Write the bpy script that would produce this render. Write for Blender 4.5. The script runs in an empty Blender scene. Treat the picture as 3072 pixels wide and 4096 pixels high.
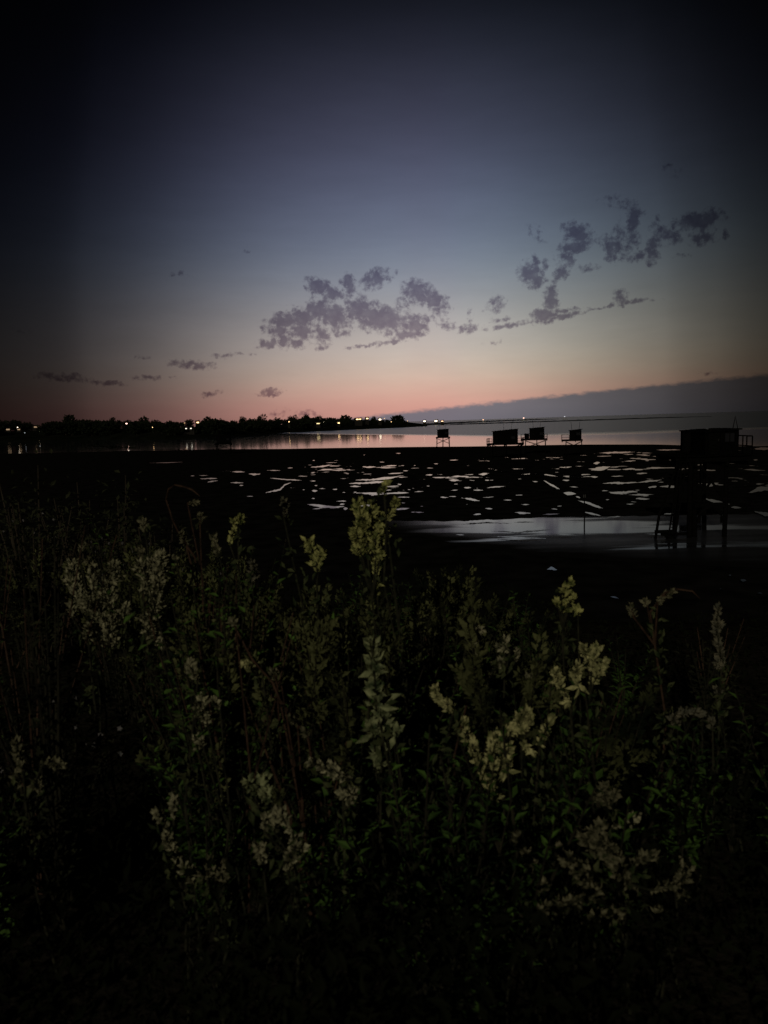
import bpy, math, random
from mathutils import Vector, Matrix, noise as mnoise

R = math.radians
C = bpy.context.scene.collection
rnd = random.Random(7)

# ------------------------------------------------------------------ camera
F = 2980.0                      # focal length in photograph pixels (3072 x 4096)
EYE = Vector((0.0, 0.0, 8.0))
PITCH, ROLL = R(6.87), R(1.72)
fwd = Vector((0, math.cos(PITCH), -math.sin(PITCH)))
r0 = Vector((1, 0, 0)); u0 = Vector((0, math.sin(PITCH), math.cos(PITCH)))
rgt = r0 * math.cos(ROLL) - u0 * math.sin(ROLL)
upv = r0 * math.sin(ROLL) + u0 * math.cos(ROLL)

def ray(px, py):
    return fwd + rgt * ((px - 1536) / F) - upv * ((py - 2048) / F)
def at_y(px, py, dist):                      # point on a sight line, `dist` metres out along the ground
    d = ray(px, py); return EYE + d * (dist / d.y)
def on_z(px, py, z=0.0):
    d = ray(px, py); return EYE + d * ((z - EYE.z) / d.z)
def project(p):
    v = p - EYE; w = v.dot(fwd)
    return 1536 + F * v.dot(rgt) / w, 2048 - F * v.dot(upv) / w
def angles(px, py):
    d = ray(px, py).normalized()
    return math.degrees(math.atan2(d.x, d.y)), math.degrees(math.asin(d.z))
def horizon(px):
    return 1689 - 0.03 * (px - 1536)

cd = bpy.data.cameras.new("camera"); cam = bpy.data.objects.new("camera", cd); C.objects.link(cam)
m = Matrix((rgt, upv, -fwd)).transposed().to_4x4(); m.translation = EYE
cam.matrix_world = m
cd.sensor_fit = 'VERTICAL'; cd.sensor_height = 24.0; cd.lens = 24.0 * F / 4096
cd.clip_start = 0.05; cd.clip_end = 80000
bpy.context.scene.camera = cam
cd.dof.use_dof = True; cd.dof.focus_distance = 60; cd.dof.aperture_fstop = 3.0
vs = bpy.context.scene.view_settings
vs.view_transform = 'Standard'; vs.look = 'None'; vs.exposure = 0; vs.gamma = 1

# ------------------------------------------------------------------ helpers
def lin(c):
    return tuple(((v / 255) / 12.92 if v <= 10 else (((v / 255) + 0.055) / 1.055) ** 2.4) for v in c)

class MB:
    def __init__(s): s.v = []; s.f = []
    def quad(s, a, b, c, d):
        n = len(s.v); s.v += [a, b, c, d]; s.f.append((n, n+1, n+2, n+3))
    def poly(s, pts):
        n = len(s.v); s.v += list(pts); s.f.append(tuple(range(n, n+len(pts))))
    def box(s, x0, x1, y0, y1, z0, z1):
        n = len(s.v)
        s.v += [Vector((x, y, z)) for z in (z0, z1) for x, y in ((x0, y0), (x1, y0), (x1, y1), (x0, y1))]
        s.f += [tuple(n+i for i in q) for q in ((3,2,1,0),(4,5,6,7),(0,1,5,4),(1,2,6,5),(2,3,7,6),(3,0,4,7))]
    def tube(s, pts, rads, k=6):
        pts = [Vector(p) for p in pts]; n0 = len(s.v)
        if not hasattr(rads, '__len__'): rads = [rads] * len(pts)
        for i, p in enumerate(pts):
            t = (pts[min(i+1, len(pts)-1)] - pts[max(i-1, 0)])
            if t.length < 1e-9: t = Vector((0, 0, 1))
            t.normalize()
            a = t.orthogonal().normalized() if abs(t.z) > .95 else Vector((0, 0, 1)).cross(t).normalized()
            b = t.cross(a)
            for j in range(k):
                th = 2 * math.pi * j / k
                s.v.append(p + (a * math.cos(th) + b * math.sin(th)) * rads[i])
        for i in range(len(pts)-1):
            for j in range(k):
                q = n0 + i*k; j2 = (j+1) % k
                s.f.append((q+j, q+j2, q+k+j2, q+k+j))
        s.f.append(tuple(n0 + j for j in range(k))[::-1])
        e = n0 + (len(pts)-1)*k
        s.f.append(tuple(e + j for j in range(k)))
    def leaf(s, p, d, n, L, W, fold=.18):
        """a pointed leaf: base p, direction d, facing n, folded along its midrib"""
        w = d.cross(n)
        if w.length < 1e-6: w = d.orthogonal()
        w.normalize(); n = w.cross(d).normalized()
        i = len(s.v)
        s.v += [p, p + d*(L*.45) + w*(W*.5) + n*(W*fold), p + d*L - n*(L*.08), p + d*(L*.45) - w*(W*.5) + n*(W*fold), p + d*(L*.5)]
        s.f += [(i, i+4, i+1), (i+1, i+4, i+2), (i, i+3, i+4), (i+3, i+2, i+4)]
    def build(s, name, mat, parent=None, smooth=False):
        me = bpy.data.meshes.new(name); me.from_pydata([tuple(v) for v in s.v], [], s.f)
        me.materials.append(mat)
        if smooth: me.shade_smooth()
        o = bpy.data.objects.new(name, me); C.objects.link(o)
        if parent: o.parent = parent
        return o

def tag(o, label=None, cat=None, group=None, kind=None):
    if label: o['label'] = label
    if cat: o['category'] = cat
    if group: o['group'] = group
    if kind: o['kind'] = kind
    return o
def empty(name, loc, rz=0.0):
    o = bpy.data.objects.new(name, None); C.objects.link(o)
    o.location = loc; o.rotation_euler = (0, 0, rz); o.empty_display_size = .2
    return o
def copy_tree(root):
    r = root.copy(); C.objects.link(r)
    for ch in root.children:
        c = ch.copy(); C.objects.link(c); c.parent = r
        for g in ch.children:
            d = g.copy(); C.objects.link(d); d.parent = c
    return r

def rv(s=1.0):
    while True:
        v = Vector((rnd.uniform(-1, 1), rnd.uniform(-1, 1), rnd.uniform(-1, 1)))
        if .01 < v.length < 1: return v.normalized() * s

# ------------------------------------------------------------------ materials
def mat(name, c1, c2=None, scale=5.0, rough=.8, spec=.2, bump=0.0, bscale=None, coords='Object', stretch=None, detail=4):
    M = bpy.data.materials.new(name); M.use_nodes = True
    nt = M.node_tree; b = nt.nodes['Principled BSDF']
    b.inputs['Roughness'].default_value = rough
    b.inputs['Specular IOR Level'].default_value = spec
    tc = nt.nodes.new('ShaderNodeTexCoord'); mp = nt.nodes.new('ShaderNodeMapping')
    nt.links.new(tc.outputs[coords], mp.inputs['Vector'])
    if stretch: mp.inputs['Scale'].default_value = stretch
    nz = nt.nodes.new('ShaderNodeTexNoise'); nz.inputs['Scale'].default_value = scale; nz.inputs['Detail'].default_value = detail
    nt.links.new(mp.outputs[0], nz.inputs['Vector'])
    rp = nt.nodes.new('ShaderNodeValToRGB')
    rp.color_ramp.elements[0].position = .35; rp.color_ramp.elements[1].position = .65
    rp.color_ramp.elements[0].color = (*c1, 1); rp.color_ramp.elements[1].color = (*(c2 or c1), 1)
    nt.links.new(nz.outputs['Fac'], rp.inputs['Fac']); nt.links.new(rp.outputs['Color'], b.inputs['Base Color'])
    if bump:
        n2 = nt.nodes.new('ShaderNodeTexNoise'); n2.inputs['Scale'].default_value = bscale or scale*4; n2.inputs['Detail'].default_value = 5
        nt.links.new(mp.outputs[0], n2.inputs['Vector'])
        bp = nt.nodes.new('ShaderNodeBump'); bp.inputs['Strength'].default_value = bump; bp.inputs['Distance'].default_value = .05
        nt.links.new(n2.outputs['Fac'], bp.inputs['Height']); nt.links.new(bp.outputs[0], b.inputs['Normal'])
    return M
def emit(name, col, strength):
    M = bpy.data.materials.new(name); M.use_nodes = True; b = M.node_tree.nodes['Principled BSDF']
    b.inputs['Base Color'].default_value = (.3, .3, .3, 1)
    b.inputs['Emission Color'].default_value = (*col, 1); b.inputs['Emission Strength'].default_value = strength
    return M

M_mud = mat('dark_mud', (.004, .0038, .0036), (.010, .0095, .009), .6, .95, .0, .4, 3)
M_earth = mat('bank_earth', (.008, .007, .005), (.016, .014, .010), 6, .95, .0, .5)
M_hill = mat('hill_ground', (.003, .004, .0025), (.008, .009, .006), .05, .95, .0)
M_rock = mat('reef_rock', (.012, .012, .013), (.025, .025, .026), .3, .9, .05)
M_wood = mat('weathered_wood', (.0015, .0014, .0012), (.004, .0037, .0034), 3, .95, .0, .3, 14, stretch=(1, 1, 6))
M_plank = mat('dark_planks', (.001, .001, .001), (.003, .0028, .0026), 2.5, .95, .0, .3, 12, stretch=(6, 6, 1))
M_roof = mat('felt_roof', (.0015, .0015, .0016), (.003, .003, .003), 4, .95, .0)
M_glass = mat('dark_glass', (.01, .01, .012), None, 1, .08, .5)
M_rope = mat('net_line', (.0025, .0025, .002), None, 4, .9, .1)
M_house = mat('house_render', (.010, .009, .008), (.018, .016, .014), .8, .9, .1)
M_houseroof = mat('house_tiles', (.006, .005, .004), (.010, .008, .006), 2, .9, .1)
M_tree = mat('tree_leaves', (.004, .006, .003), (.010, .013, .006), .6, .9, .05)
M_bark = mat('bark', (.02, .016, .012), (.035, .028, .02), 5, .9, .05, .3)
M_pale = mat('pale_seed_leaves', (.05, .055, .02), (.33, .31, .145), 38, .85, .05, detail=3)
M_grey = mat('grey_beige_leaves', (.035, .036, .02), (.22, .205, .125), 45, .85, .05, detail=3)
M_dim = mat('dimmed_leaves', (.018, .019, .01), (.12, .11, .065), 40, .85, .05, detail=3)  # darker leaf tone; light falloff away from the middle is put into the colour
M_yellow = mat('yellow_green_leaves', (.035, .045, .012), (.30, .29, .105), 40, .85, .05, detail=3)
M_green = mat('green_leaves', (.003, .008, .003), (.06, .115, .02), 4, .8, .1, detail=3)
M_under_dark = mat('undergrowth_leaves', (.001, .0013, .0007), (.006, .007, .0035), 1.6, .9, .0, detail=4)  # near-black tone; the missing light low in the foreground is put into the colour
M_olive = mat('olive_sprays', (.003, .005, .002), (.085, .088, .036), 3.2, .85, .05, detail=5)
M_dark = mat('dark_leaves', (.002, .003, .0015), (.026, .028, .014), 2.2, .85, .05, detail=3)  # dark tone; weak light among the weeds is put into the leaf colour
M_lance = mat('lance_leaves', (.025, .035, .015), (.19, .20, .10), 30, .8, .1, detail=3)
M_fstem = mat('dark_stem', (.006, .006, .004), (.02, .018, .011), 20, .85, .05)
M_flower = mat('white_petals', (.05, .05, .05), (.11, .10, .10), 50, .7, .1)
M_stem = mat('green_stem', (.007, .008, .004), (.022, .021, .012), 30, .8, .1)
M_red = mat('reddish_stem', (.014, .008, .005), (.045, .025, .016), 30, .8, .1)
M_warm = emit('warm_window', (1, .62, .28), 3.6)
M_dimwin = emit('dim_window', (1, .62, .32), .28)
M_white = emit('white_lamp', (1, .82, .6), 4.5)
M_coolwin = emit('cool_window', (.8, .88, 1), .5)
M_metal = mat('dark_metal', (.02, .02, .02), (.03, .03, .03), 4, .6, .3)
M_hull = mat('boat_hull', (.2, .2, .2), (.28, .28, .28), 2, .5, .3)

# ------------------------------------------------------------------ world: after-sunset sky with broken clouds
W = bpy.data.worlds.new("World"); bpy.context.scene.world = W; W.use_nodes = True
W.cycles.sampling_method = 'NONE'
cy = bpy.context.scene.cycles; cy.max_bounces = 4; cy.diffuse_bounces = 1; cy.glossy_bounces = 3; cy.transmission_bounces = 1
nt = W.node_tree; nt.nodes.clear(); N = nt.nodes.new; LK = nt.links.new
def val(x, sock):
    if isinstance(x, (int, float)): sock.default_value = x
    else: LK(x, sock)
def M2(op, a, b=None, c=None, clamp=False):
    n = N('ShaderNodeMath'); n.operation = op; n.use_clamp = clamp
    val(a, n.inputs[0])
    if b is not None: val(b, n.inputs[1])
    if c is not None: val(c, n.inputs[2])
    return n.outputs[0]
def smooth(x, a, b):
    n = N('ShaderNodeMapRange'); n.interpolation_type = 'SMOOTHSTEP'
    val(x, n.inputs['Value']); n.inputs['From Min'].default_value = a; n.inputs['From Max'].default_value = b
    return n.outputs['Result']
tc = N('ShaderNodeTexCoord'); nrm = N('ShaderNodeVectorMath'); nrm.operation = 'NORMALIZE'
LK(tc.outputs['Generated'], nrm.inputs[0])
sp = N('ShaderNodeSeparateXYZ'); LK(nrm.outputs['Vector'], sp.inputs[0])
AZ = M2('MULTIPLY', M2('ARCTAN2', sp.outputs['X'], sp.outputs['Y']), 180 / math.pi)
EL = M2('MULTIPLY', M2('ARCSINE', sp.outputs['Z']), 180 / math.pi)
def ramp(fac, stops, lo, hi, interp='B_SPLINE'):
    n = N('ShaderNodeValToRGB'); cr = n.color_ramp; cr.interpolation = interp
    LK(M2('DIVIDE', M2('SUBTRACT', fac, lo), hi - lo, clamp=True), n.inputs['Fac'])
    while len(cr.elements) < len(stops): cr.elements.new(.5)
    for e, (p, c) in zip(cr.elements, stops):
        e.position = (p - lo) / (hi - lo); e.color = (*c, 1)
    return n.outputs['Color']
EL_STOPS = [(-4, (203,140,129)), (0, (203,146,134)), (1.1, (211,155,142)), (2.1, (216,170,154)), (3.5, (208,183,166)), (5.4, (194,182,174)),
            (8.1, (163,160,162)), (10.8, (130,137,151)), (13.4, (107,115,135)), (16.7, (85,90,112)), (20, (65,67,86)),
            (24.1, (40,42,55)), (27.6, (17,19,27)), (34, (8,8,11)), (46, (3,3,5))]
def grey(c, k=.0):
    l = .3*c[0] + .55*c[1] + .15*c[2]
    return lin(tuple(v + (l - v)*k for v in c))
sky_col = ramp(EL, [(p, grey(c)) for p, c in EL_STOPS], -4, 46)
AZ_STOPS = [(-60, .006), (-35, .006), (-27.3, .020), (-24, .036), (-20.9, .066), (-14.5, .265), (-7.4, .73), (0, 1.02), (7, 1.02), (13.3, .69),
            (20.5, .265), (24, .14), (26.2, .085), (29, .04), (37, .010), (60, .006)]
def tint(p, v):      # the red of the afterglow gathers round the sunset, the far ends of the sky are greyer
    k = max(0, min(1, (-p - 4) / 18)); q = max(0, min(1, (p - 8) / 18))
    q2 = max(0, min(1, (p - 2) / 11))
    return (v*(1 - .05*k - .04*q2 + .04*q), v*(1 - .03*k + .06*q2), v*(1 + .10*k + .03*q2 - .07*q))
AZE = M2('MULTIPLY', AZ, M2('ADD', 1.0, M2('MULTIPLY', M2('MAXIMUM', M2('SUBTRACT', EL, 12.0), 0.0), .009)))
az_fac = ramp(AZE, [(p, tint(p, v)) for p, v in AZ_STOPS], -60, 60)
def vmul(a, b):
    n = N('ShaderNodeMix'); n.data_type = 'RGBA'; n.blend_type = 'MULTIPLY'; n.inputs[0].default_value = 1
    LK(a, n.inputs[6]) if not isinstance(a, tuple) else setattr(n.inputs[6], 'default_value', (*a, 1))
    LK(b, n.inputs[7]) if not isinstance(b, tuple) else setattr(n.inputs[7], 'default_value', (*b, 1))
    return n.outputs[2]
def cmix(f, a, b):
    n = N('ShaderNodeMix'); n.data_type = 'RGBA'; LK(f, n.inputs[0]); LK(a, n.inputs[6]); LK(b, n.inputs[7]); return n.outputs[2]
base = vmul(sky_col, az_fac)
# cloud plane coordinates (degrees), warped a little by noise
cv = N('ShaderNodeCombineXYZ'); LK(AZ, cv.inputs[0]); LK(EL, cv.inputs[1])
def noise2(scale, detail, rough=.6, off=0.0, sx=1.0, sy=1.0):
    mp = N('ShaderNodeMapping'); mp.inputs['Scale'].default_value = (sx, sy, 1); mp.inputs['Location'].default_value = (off, off*.7, off*.3)
    LK(cv.outputs[0], mp.inputs['Vector'])
    n = N('ShaderNodeTexNoise'); n.inputs['Scale'].default_value = scale; n.inputs['Detail'].default_value = detail
    n.inputs['Roughness'].default_value = rough; LK(mp.outputs[0], n.inputs['Vector'])
    return n
n_warp = noise2(1.3, 4)
wv = N('ShaderNodeVectorMath'); wv.operation = 'MULTIPLY_ADD'
LK(n_warp.outputs['Color'], wv.inputs[0]); wv.inputs[1].default_value = (.9, .6, 0)
sub = N('ShaderNodeVectorMath'); sub.operation = 'SUBTRACT'; LK(cv.outputs[0], sub.inputs[0]); sub.inputs[1].default_value = (.45, .3, 0)
LK(sub.outputs[0], wv.inputs[2]); CV = wv.outputs[0]
BLOBS = [  # centre, radii (in 1659 px wide photo units), tilt, weight
 (690,620,24,14,22,1),(716,632,20,11,10,.95),(754,618,12,20,-12,.85),(812,603,26,16,-15,.8),(856,588,6,4,0,.5),
 (903,630,27,18,20,1),(940,652,26,17,35,.9),(875,658,15,12,25,.5),(690,670,28,20,-10,.95),(722,684,30,22,20,.95),(650,660,34,4,0,.3),
 (775,670,26,24,10,1),(822,688,46,25,12,1),(892,705,28,20,-10,.9),(916,688,18,8,10,.6),
 (615,692,30,13,0,.95),(652,690,25,18,0,.95),(600,715,28,11,5,.8),(577,742,22,8,-10,.8),(612,735,15,15,20,.8),
 (652,716,28,17,10,.85),(640,742,16,10,20,.7),(697,725,20,17,40,.8),(742,716,20,10,0,.5),(690,752,12,5,0,.6),
 (792,746,36,4,-8,.6),(850,737,34,5,-12,.6),(882,722,36,10,-10,.85),
 (963,700,18,10,10,.55),(1010,710,24,8,-5,.65),(1015,682,6,13,0,.4),(1075,656,13,15,30,.7),(1054,664,10,12,0,.35),
 (1100,702,40,5,-6,.7),(1080,690,22,6,0,.35),(1190,642,13,24,0,.95),(1176,682,24,13,-5,.95),(1222,671,36,5,0,.75),(1212,685,42,6,-11,.8),
 (1145,592,23,19,25,.9),(1160,610,16,12,0,.85),(1155,566,8,13,0,.7),(1177,572,13,8,35,.55),
 (1250,508,28,19,30,.95),(1240,535,32,14,-20,.9),(1226,560,12,20,10,.7),(1212,590,14,15,20,.7),(1270,578,18,8,0,.45),(1160,505,24,14,35,.25),
 (1325,535,26,20,38,.75),(1340,505,12,26,0,.4),(1364,480,13,34,10,.8),(1368,515,12,18,0,.75),(1340,437,36,12,15,.35),(1372,456,15,10,0,.65),
 (1415,490,14,22,15,.4),(1410,540,12,28,5,.75),(1440,505,28,18,10,.65),(1510,475,38,15,-5,.95),(1540,464,14,11,0,.7),(1515,510,26,15,0,.7),
 (1570,508,8,13,0,.4),(1380,555,22,10,-10,.5),(1470,555,16,5,0,.4),(1340,643,14,14,0,.9),(1368,650,24,4,-3,.7),(1310,662,42,3,-7,.5),(1405,648,24,3,0,.35),
 (1450,370,24,12,30,.25),(418,788,38,8,6,.8),(485,770,22,5,0,.45),(526,764,20,3.5,5,.5),(390,593,20,6,0,.35),(140,815,48,8,3,.6),(225,828,32,5,5,.6),
 (320,817,30,5,0,.5),(452,851,20,5,-5,.7),(585,847,21,7,-6,.8),(310,772,16,3.5,0,.35),(375,815,9,3,0,.35),(604,892,16,8,0,.4),(655,896,28,8,0,.4),
 (535,542,13,4,0,.2),(1530,806,18,5,0,.25),(1070,740,26,6,0,.2),(45,715,22,5,0,.2)]
U = 3072 / 1659
field = None
for (cx, cy, rx, ry, rot, wgt) in BLOBS:
    a0, e0 = angles(cx*U, cy*U)
    k = math.degrees(1 / F) * U * math.cos(R(angles(cx*U, cy*U)[1]))
    k *= math.cos(math.atan(abs(cx*U-1536)/F))**1.5
    mp = N('ShaderNodeMapping'); mp.vector_type = 'TEXTURE'
    mp.inputs['Location'].default_value = (a0, e0, 0); mp.inputs['Rotation'].default_value = (0, 0, -R(rot) )
    mp.inputs['Scale'].default_value = (rx*k*1.75, ry*k*1.75, 1)
    src = CV
    if field is not None:      # tie each blob to the one before, so that they are evaluated one after the other
        ch = N('ShaderNodeVectorMath'); ch.operation = 'MULTIPLY_ADD'
        LK(field, ch.inputs[0]); ch.inputs[1].default_value = (1e-7, 1e-7, 1e-7); LK(CV, ch.inputs[2]); src = ch.outputs[0]
    LK(src, mp.inputs['Vector'])
    ln = N('ShaderNodeVectorMath'); ln.operation = 'LENGTH'; LK(mp.outputs[0], ln.inputs[0])
    v = M2('MULTIPLY', M2('SUBTRACT', 1.0, ln.outputs['Value'], clamp=True), wgt)
    field = v if field is None else M2('MAXIMUM', field, v)
nz1 = noise2(2.5, 8, .57, 3.1).outputs['Fac']
f2 = M2('ADD', field, M2('MULTIPLY', M2('SUBTRACT', nz1, .5), 1.7))
gate = smooth(field, .015, .16)
dens = M2('MULTIPLY', M2('MULTIPLY', smooth(f2, .04, .64), gate), M2('ADD', .70, M2('MULTIPLY', noise2(1.7, 4, .5, 31).outputs['Fac'], .5)), clamp=True)
# soft faint streaks and the long cloud bank low on the right
bank_top = ramp(AZ, [(p, (v/4,)*3) for p, v in [(-60, .0), (-10, .02), (-5, .28), (0, .62), (4, 1.0), (8, 1.25), (12, 1.6), (16, 1.85), (20, 2.12), (27, 2.55), (40, 2.9), (60, 3)]], -60, 60)
bk = M2('MULTIPLY', bank_top, 4.0)
nz2 = noise2(1.1, 6, .6, 9.0, 1, 2.4).outputs['Fac']
edge = M2('SUBTRACT', M2('ADD', bk, M2('MULTIPLY', M2('SUBTRACT', nz2, .5), .62)), EL)
bank = M2('MULTIPLY', smooth(edge, -.09, .30), smooth(bk, .02, .3))
cloud_col = vmul(base, (.42, .38, .47))
bank_col = vmul(vmul(ramp(EL, [(p, lin(c)) for p, c in [(-4, (108,102,111)), (0, (108,102,111)), (1.2, (117,109,116)), (3, (110,102,108))]], -4, 3), az_fac), (1.16, 1.15, 1.15))
fine = noise2(.55, 5, .55, 21, .35, 1.6).outputs['Fac']
s1 = cmix(dens, base, cloud_col)
s2 = cmix(bank, s1, bank_col)
veil = N('ShaderNodeMapRange'); LK(fine, veil.inputs['Value']); veil.inputs['From Min'].default_value = .3; veil.inputs['From Max'].default_value = .7
veil.inputs['To Min'].default_value = .965; veil.inputs['To Max'].default_value = 1.035
vv = N('ShaderNodeVectorMath'); vv.operation = 'SCALE'; LK(s2, vv.inputs[0]); LK(veil.outputs[0], vv.inputs['Scale'])
sky = N('ShaderNodeTexSky'); sky.sky_type = 'NISHITA'; sky.sun_disc = False
sky.sun_elevation = R(-4.0); sky.sun_rotation = R(4)
bg = N('ShaderNodeBackground'); LK(vv.outputs[0], bg.inputs['Color']); bg.inputs['Strength'].default_value = 1.0
bg2 = N('ShaderNodeBackground'); LK(sky.outputs[0], bg2.inputs['Color']); bg2.inputs['Strength'].default_value = .006
ad = N('ShaderNodeAddShader'); LK(bg.outputs[0], ad.inputs[0]); LK(bg2.outputs[0], ad.inputs[1])
out = N('ShaderNodeOutputWorld'); LK(ad.outputs[0], out.inputs['Surface'])

sd = bpy.data.lights.new("front_light", 'SUN'); sd.energy = 1.08; sd.angle = R(.6); sd.color = (1, .92, .72)  # directional light from behind the camera, stands in for an unseen lamp there
so = bpy.data.objects.new("front_light", sd); C.objects.link(so)
so.rotation_euler = Vector((.30, 1, -.42)).to_track_quat('-Z', 'Y').to_euler()

# ------------------------------------------------------------------ water, mud flat, pools
def lerp_table(t, x):
    if x <= t[0][0]: return t[0][1]
    for (a, va), (b, vb) in zip(t, t[1:]):
        if x <= b: return va + (vb - va) * (x - a) / (b - a)
    return t[-1][1]
SHORE = [(-60, 300), (-30, 300), (-18.5, 290), (-12, 270), (0, 235), (8, 224), (15, 212), (20, 200), (24, 178), (27, 170), (40, 165), (60, 165)]

mb = MB()
S = 60000
mb.poly([Vector((-S, -2000, -.25)), Vector((S, -2000, -.25)), Vector((S, S, -.25)), Vector((-S, S, -.25))])
M_sea = bpy.data.materials.new('sea_water'); M_sea.use_nodes = True
t = M_sea.node_tree; b = t.nodes['Principled BSDF']
b.inputs['Base Color'].default_value = (.008, .010, .013, 1); b.inputs['IOR'].default_value = 1.33
tcs = t.nodes.new('ShaderNodeTexCoord'); sx = t.nodes.new('ShaderNodeSeparateXYZ'); t.links.new(tcs.outputs['Object'], sx.inputs[0])
def tm(op, a, b_=None, clamp=False):
    n = t.nodes.new('ShaderNodeMath'); n.operation = op; n.use_clamp = clamp
    for i, x in enumerate((a, b_)):
        if x is None: continue
        if isinstance(x, (int, float)): n.inputs[i].default_value = x
        else: t.links.new(x, n.inputs[i])
    return n.outputs[0]
def tnoise(scale, sc=(1, 1, 1), det=4):
    mp = t.nodes.new('ShaderNodeMapping'); mp.inputs['Scale'].default_value = sc; t.links.new(tcs.outputs['Object'], mp.inputs['Vector'])
    n = t.nodes.new('ShaderNodeTexNoise'); n.inputs['Scale'].default_value = scale; n.inputs['Detail'].default_value = det
    t.links.new(mp.outputs[0], n.inputs['Vector']); return n.outputs['Fac']
# sheltered calm water close in, wind ripples beyond a line that bends out to the left
lim = tm('ADD', 330.0, tm('MULTIPLY', tm('MAXIMUM', tm('SUBTRACT', 60.0, sx.outputs['X']), 0.0), 2.6))
lim = tm('ADD', lim, tm('MULTIPLY', tm('SUBTRACT', tnoise(.01, (1, .5, 1)), .5), 90.0))
wind = tm('DIVIDE', tm('SUBTRACT', sx.outputs['Y'], lim), 60.0, True)
rgh = tm('ADD', .055, tm('MULTIPLY', wind, .25))
t.links.new(rgh, b.inputs['Roughness'])
bp = t.nodes.new('ShaderNodeBump'); bp.inputs['Distance'].default_value = .12
t.links.new(tnoise(.9, (.35, 1, 1), 3), bp.inputs['Height'])
t.links.new(tm('ADD', .012, tm('MULTIPLY', wind, .25)), bp.inputs['Strength'])
t.links.new(bp.outputs[0], b.inputs['Normal'])
sea = mb.build('sea', M_sea); tag(sea, kind='structure')

def shore_d(a): return lerp_table(SHORE, a)
mb = MB()
azs = [-62 + i*.8 for i in range(156)]
ds = [9 * (1.032 ** i) for i in range(120)] + [460, 700]
for a in azs:
    sdist = shore_d(a)
    for d in ds:
        x, y = d*math.tan(R(a)), d
        z = .045 * mnoise.noise(Vector((x*.05, y*.02, 0))) + .03 * mnoise.noise(Vector((x*.2, y*.08, 5)))
        z *= min(1, max(.0, (d-40)/40)) * .12
        z += max(-2.5, min(0, (sdist - d + 9*mnoise.noise(Vector((x*.03, 1.7, 0))))*.03 )) - (.0 if d < sdist else .0)
        mb.v.append(Vector((x, y, z)))
nd = len(ds)
for i in range(len(azs)-1):
    for j in range(nd-1):
        mb.f.append((i*nd+j, (i+1)*nd+j, (i+1)*nd+j+1, i*nd+j+1))
beach = mb.build('mud_flat', M_mud, smooth=True); tag(beach, kind='structure')

# the hollows of the flat hold thin water: wet where the surface noise dips
t = M_mud.node_tree; b = t.nodes['Principled BSDF']
tcs = t.nodes.new('ShaderNodeTexCoord'); sx = t.nodes.new('ShaderNodeSeparateXYZ'); t.links.new(tcs.outputs['Object'], sx.inputs[0])
def tsm(x, a, b_):
    n = t.nodes.new('ShaderNodeMapRange'); n.interpolation_type = 'SMOOTHSTEP'; t.links.new(x, n.inputs['Value'])
    n.inputs['From Min'].default_value = a; n.inputs['From Max'].default_value = b_; return n.outputs['Result']
small = tnoise(.30, (.75, .62, 1), 6); broad = tnoise(.035, (1, .8, 1), 3); chan = tnoise(.07, (1.1, .55, 1), 4)
ridge = tm('ABSOLUTE', tm('SUBTRACT', chan, .5))
fld = tm('ADD', small, tm('MULTIPLY', tm('SUBTRACT', broad, .5), .55))
fld = tm('ADD', fld, tm('MULTIPLY', tm('SUBTRACT', .06, tm('MINIMUM', ridge, .06)), 1.6))
zone = tm('MULTIPLY', tsm(sx.outputs['Y'], 58, 70), tm('SUBTRACT', 1.0, tsm(sx.outputs['Y'], 150, 185)))
zone = tm('MULTIPLY', zone, tsm(tm('DIVIDE', sx.outputs['X'], sx.outputs['Y']), -.24, -.10))
fld = tm('ADD', fld, tm('MULTIPLY', tm('SUBTRACT', zone, 1.0), .5))
wetm = tsm(fld, .676, .698)
pw = t.nodes.new('ShaderNodeBsdfPrincipled'); pw.inputs['Base Color'].default_value = (.008, .008, .010, 1); pw.inputs['Roughness'].default_value = .03; pw.inputs['IOR'].default_value = 2.2
mxs = t.nodes.new('ShaderNodeMixShader'); t.links.new(wetm, mxs.inputs[0]); t.links.new(b.outputs[0], mxs.inputs[1]); t.links.new(pw.outputs[0], mxs.inputs[2])
t.links.new(mxs.outputs[0], t.nodes['Material Output'].inputs['Surface'])
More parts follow.
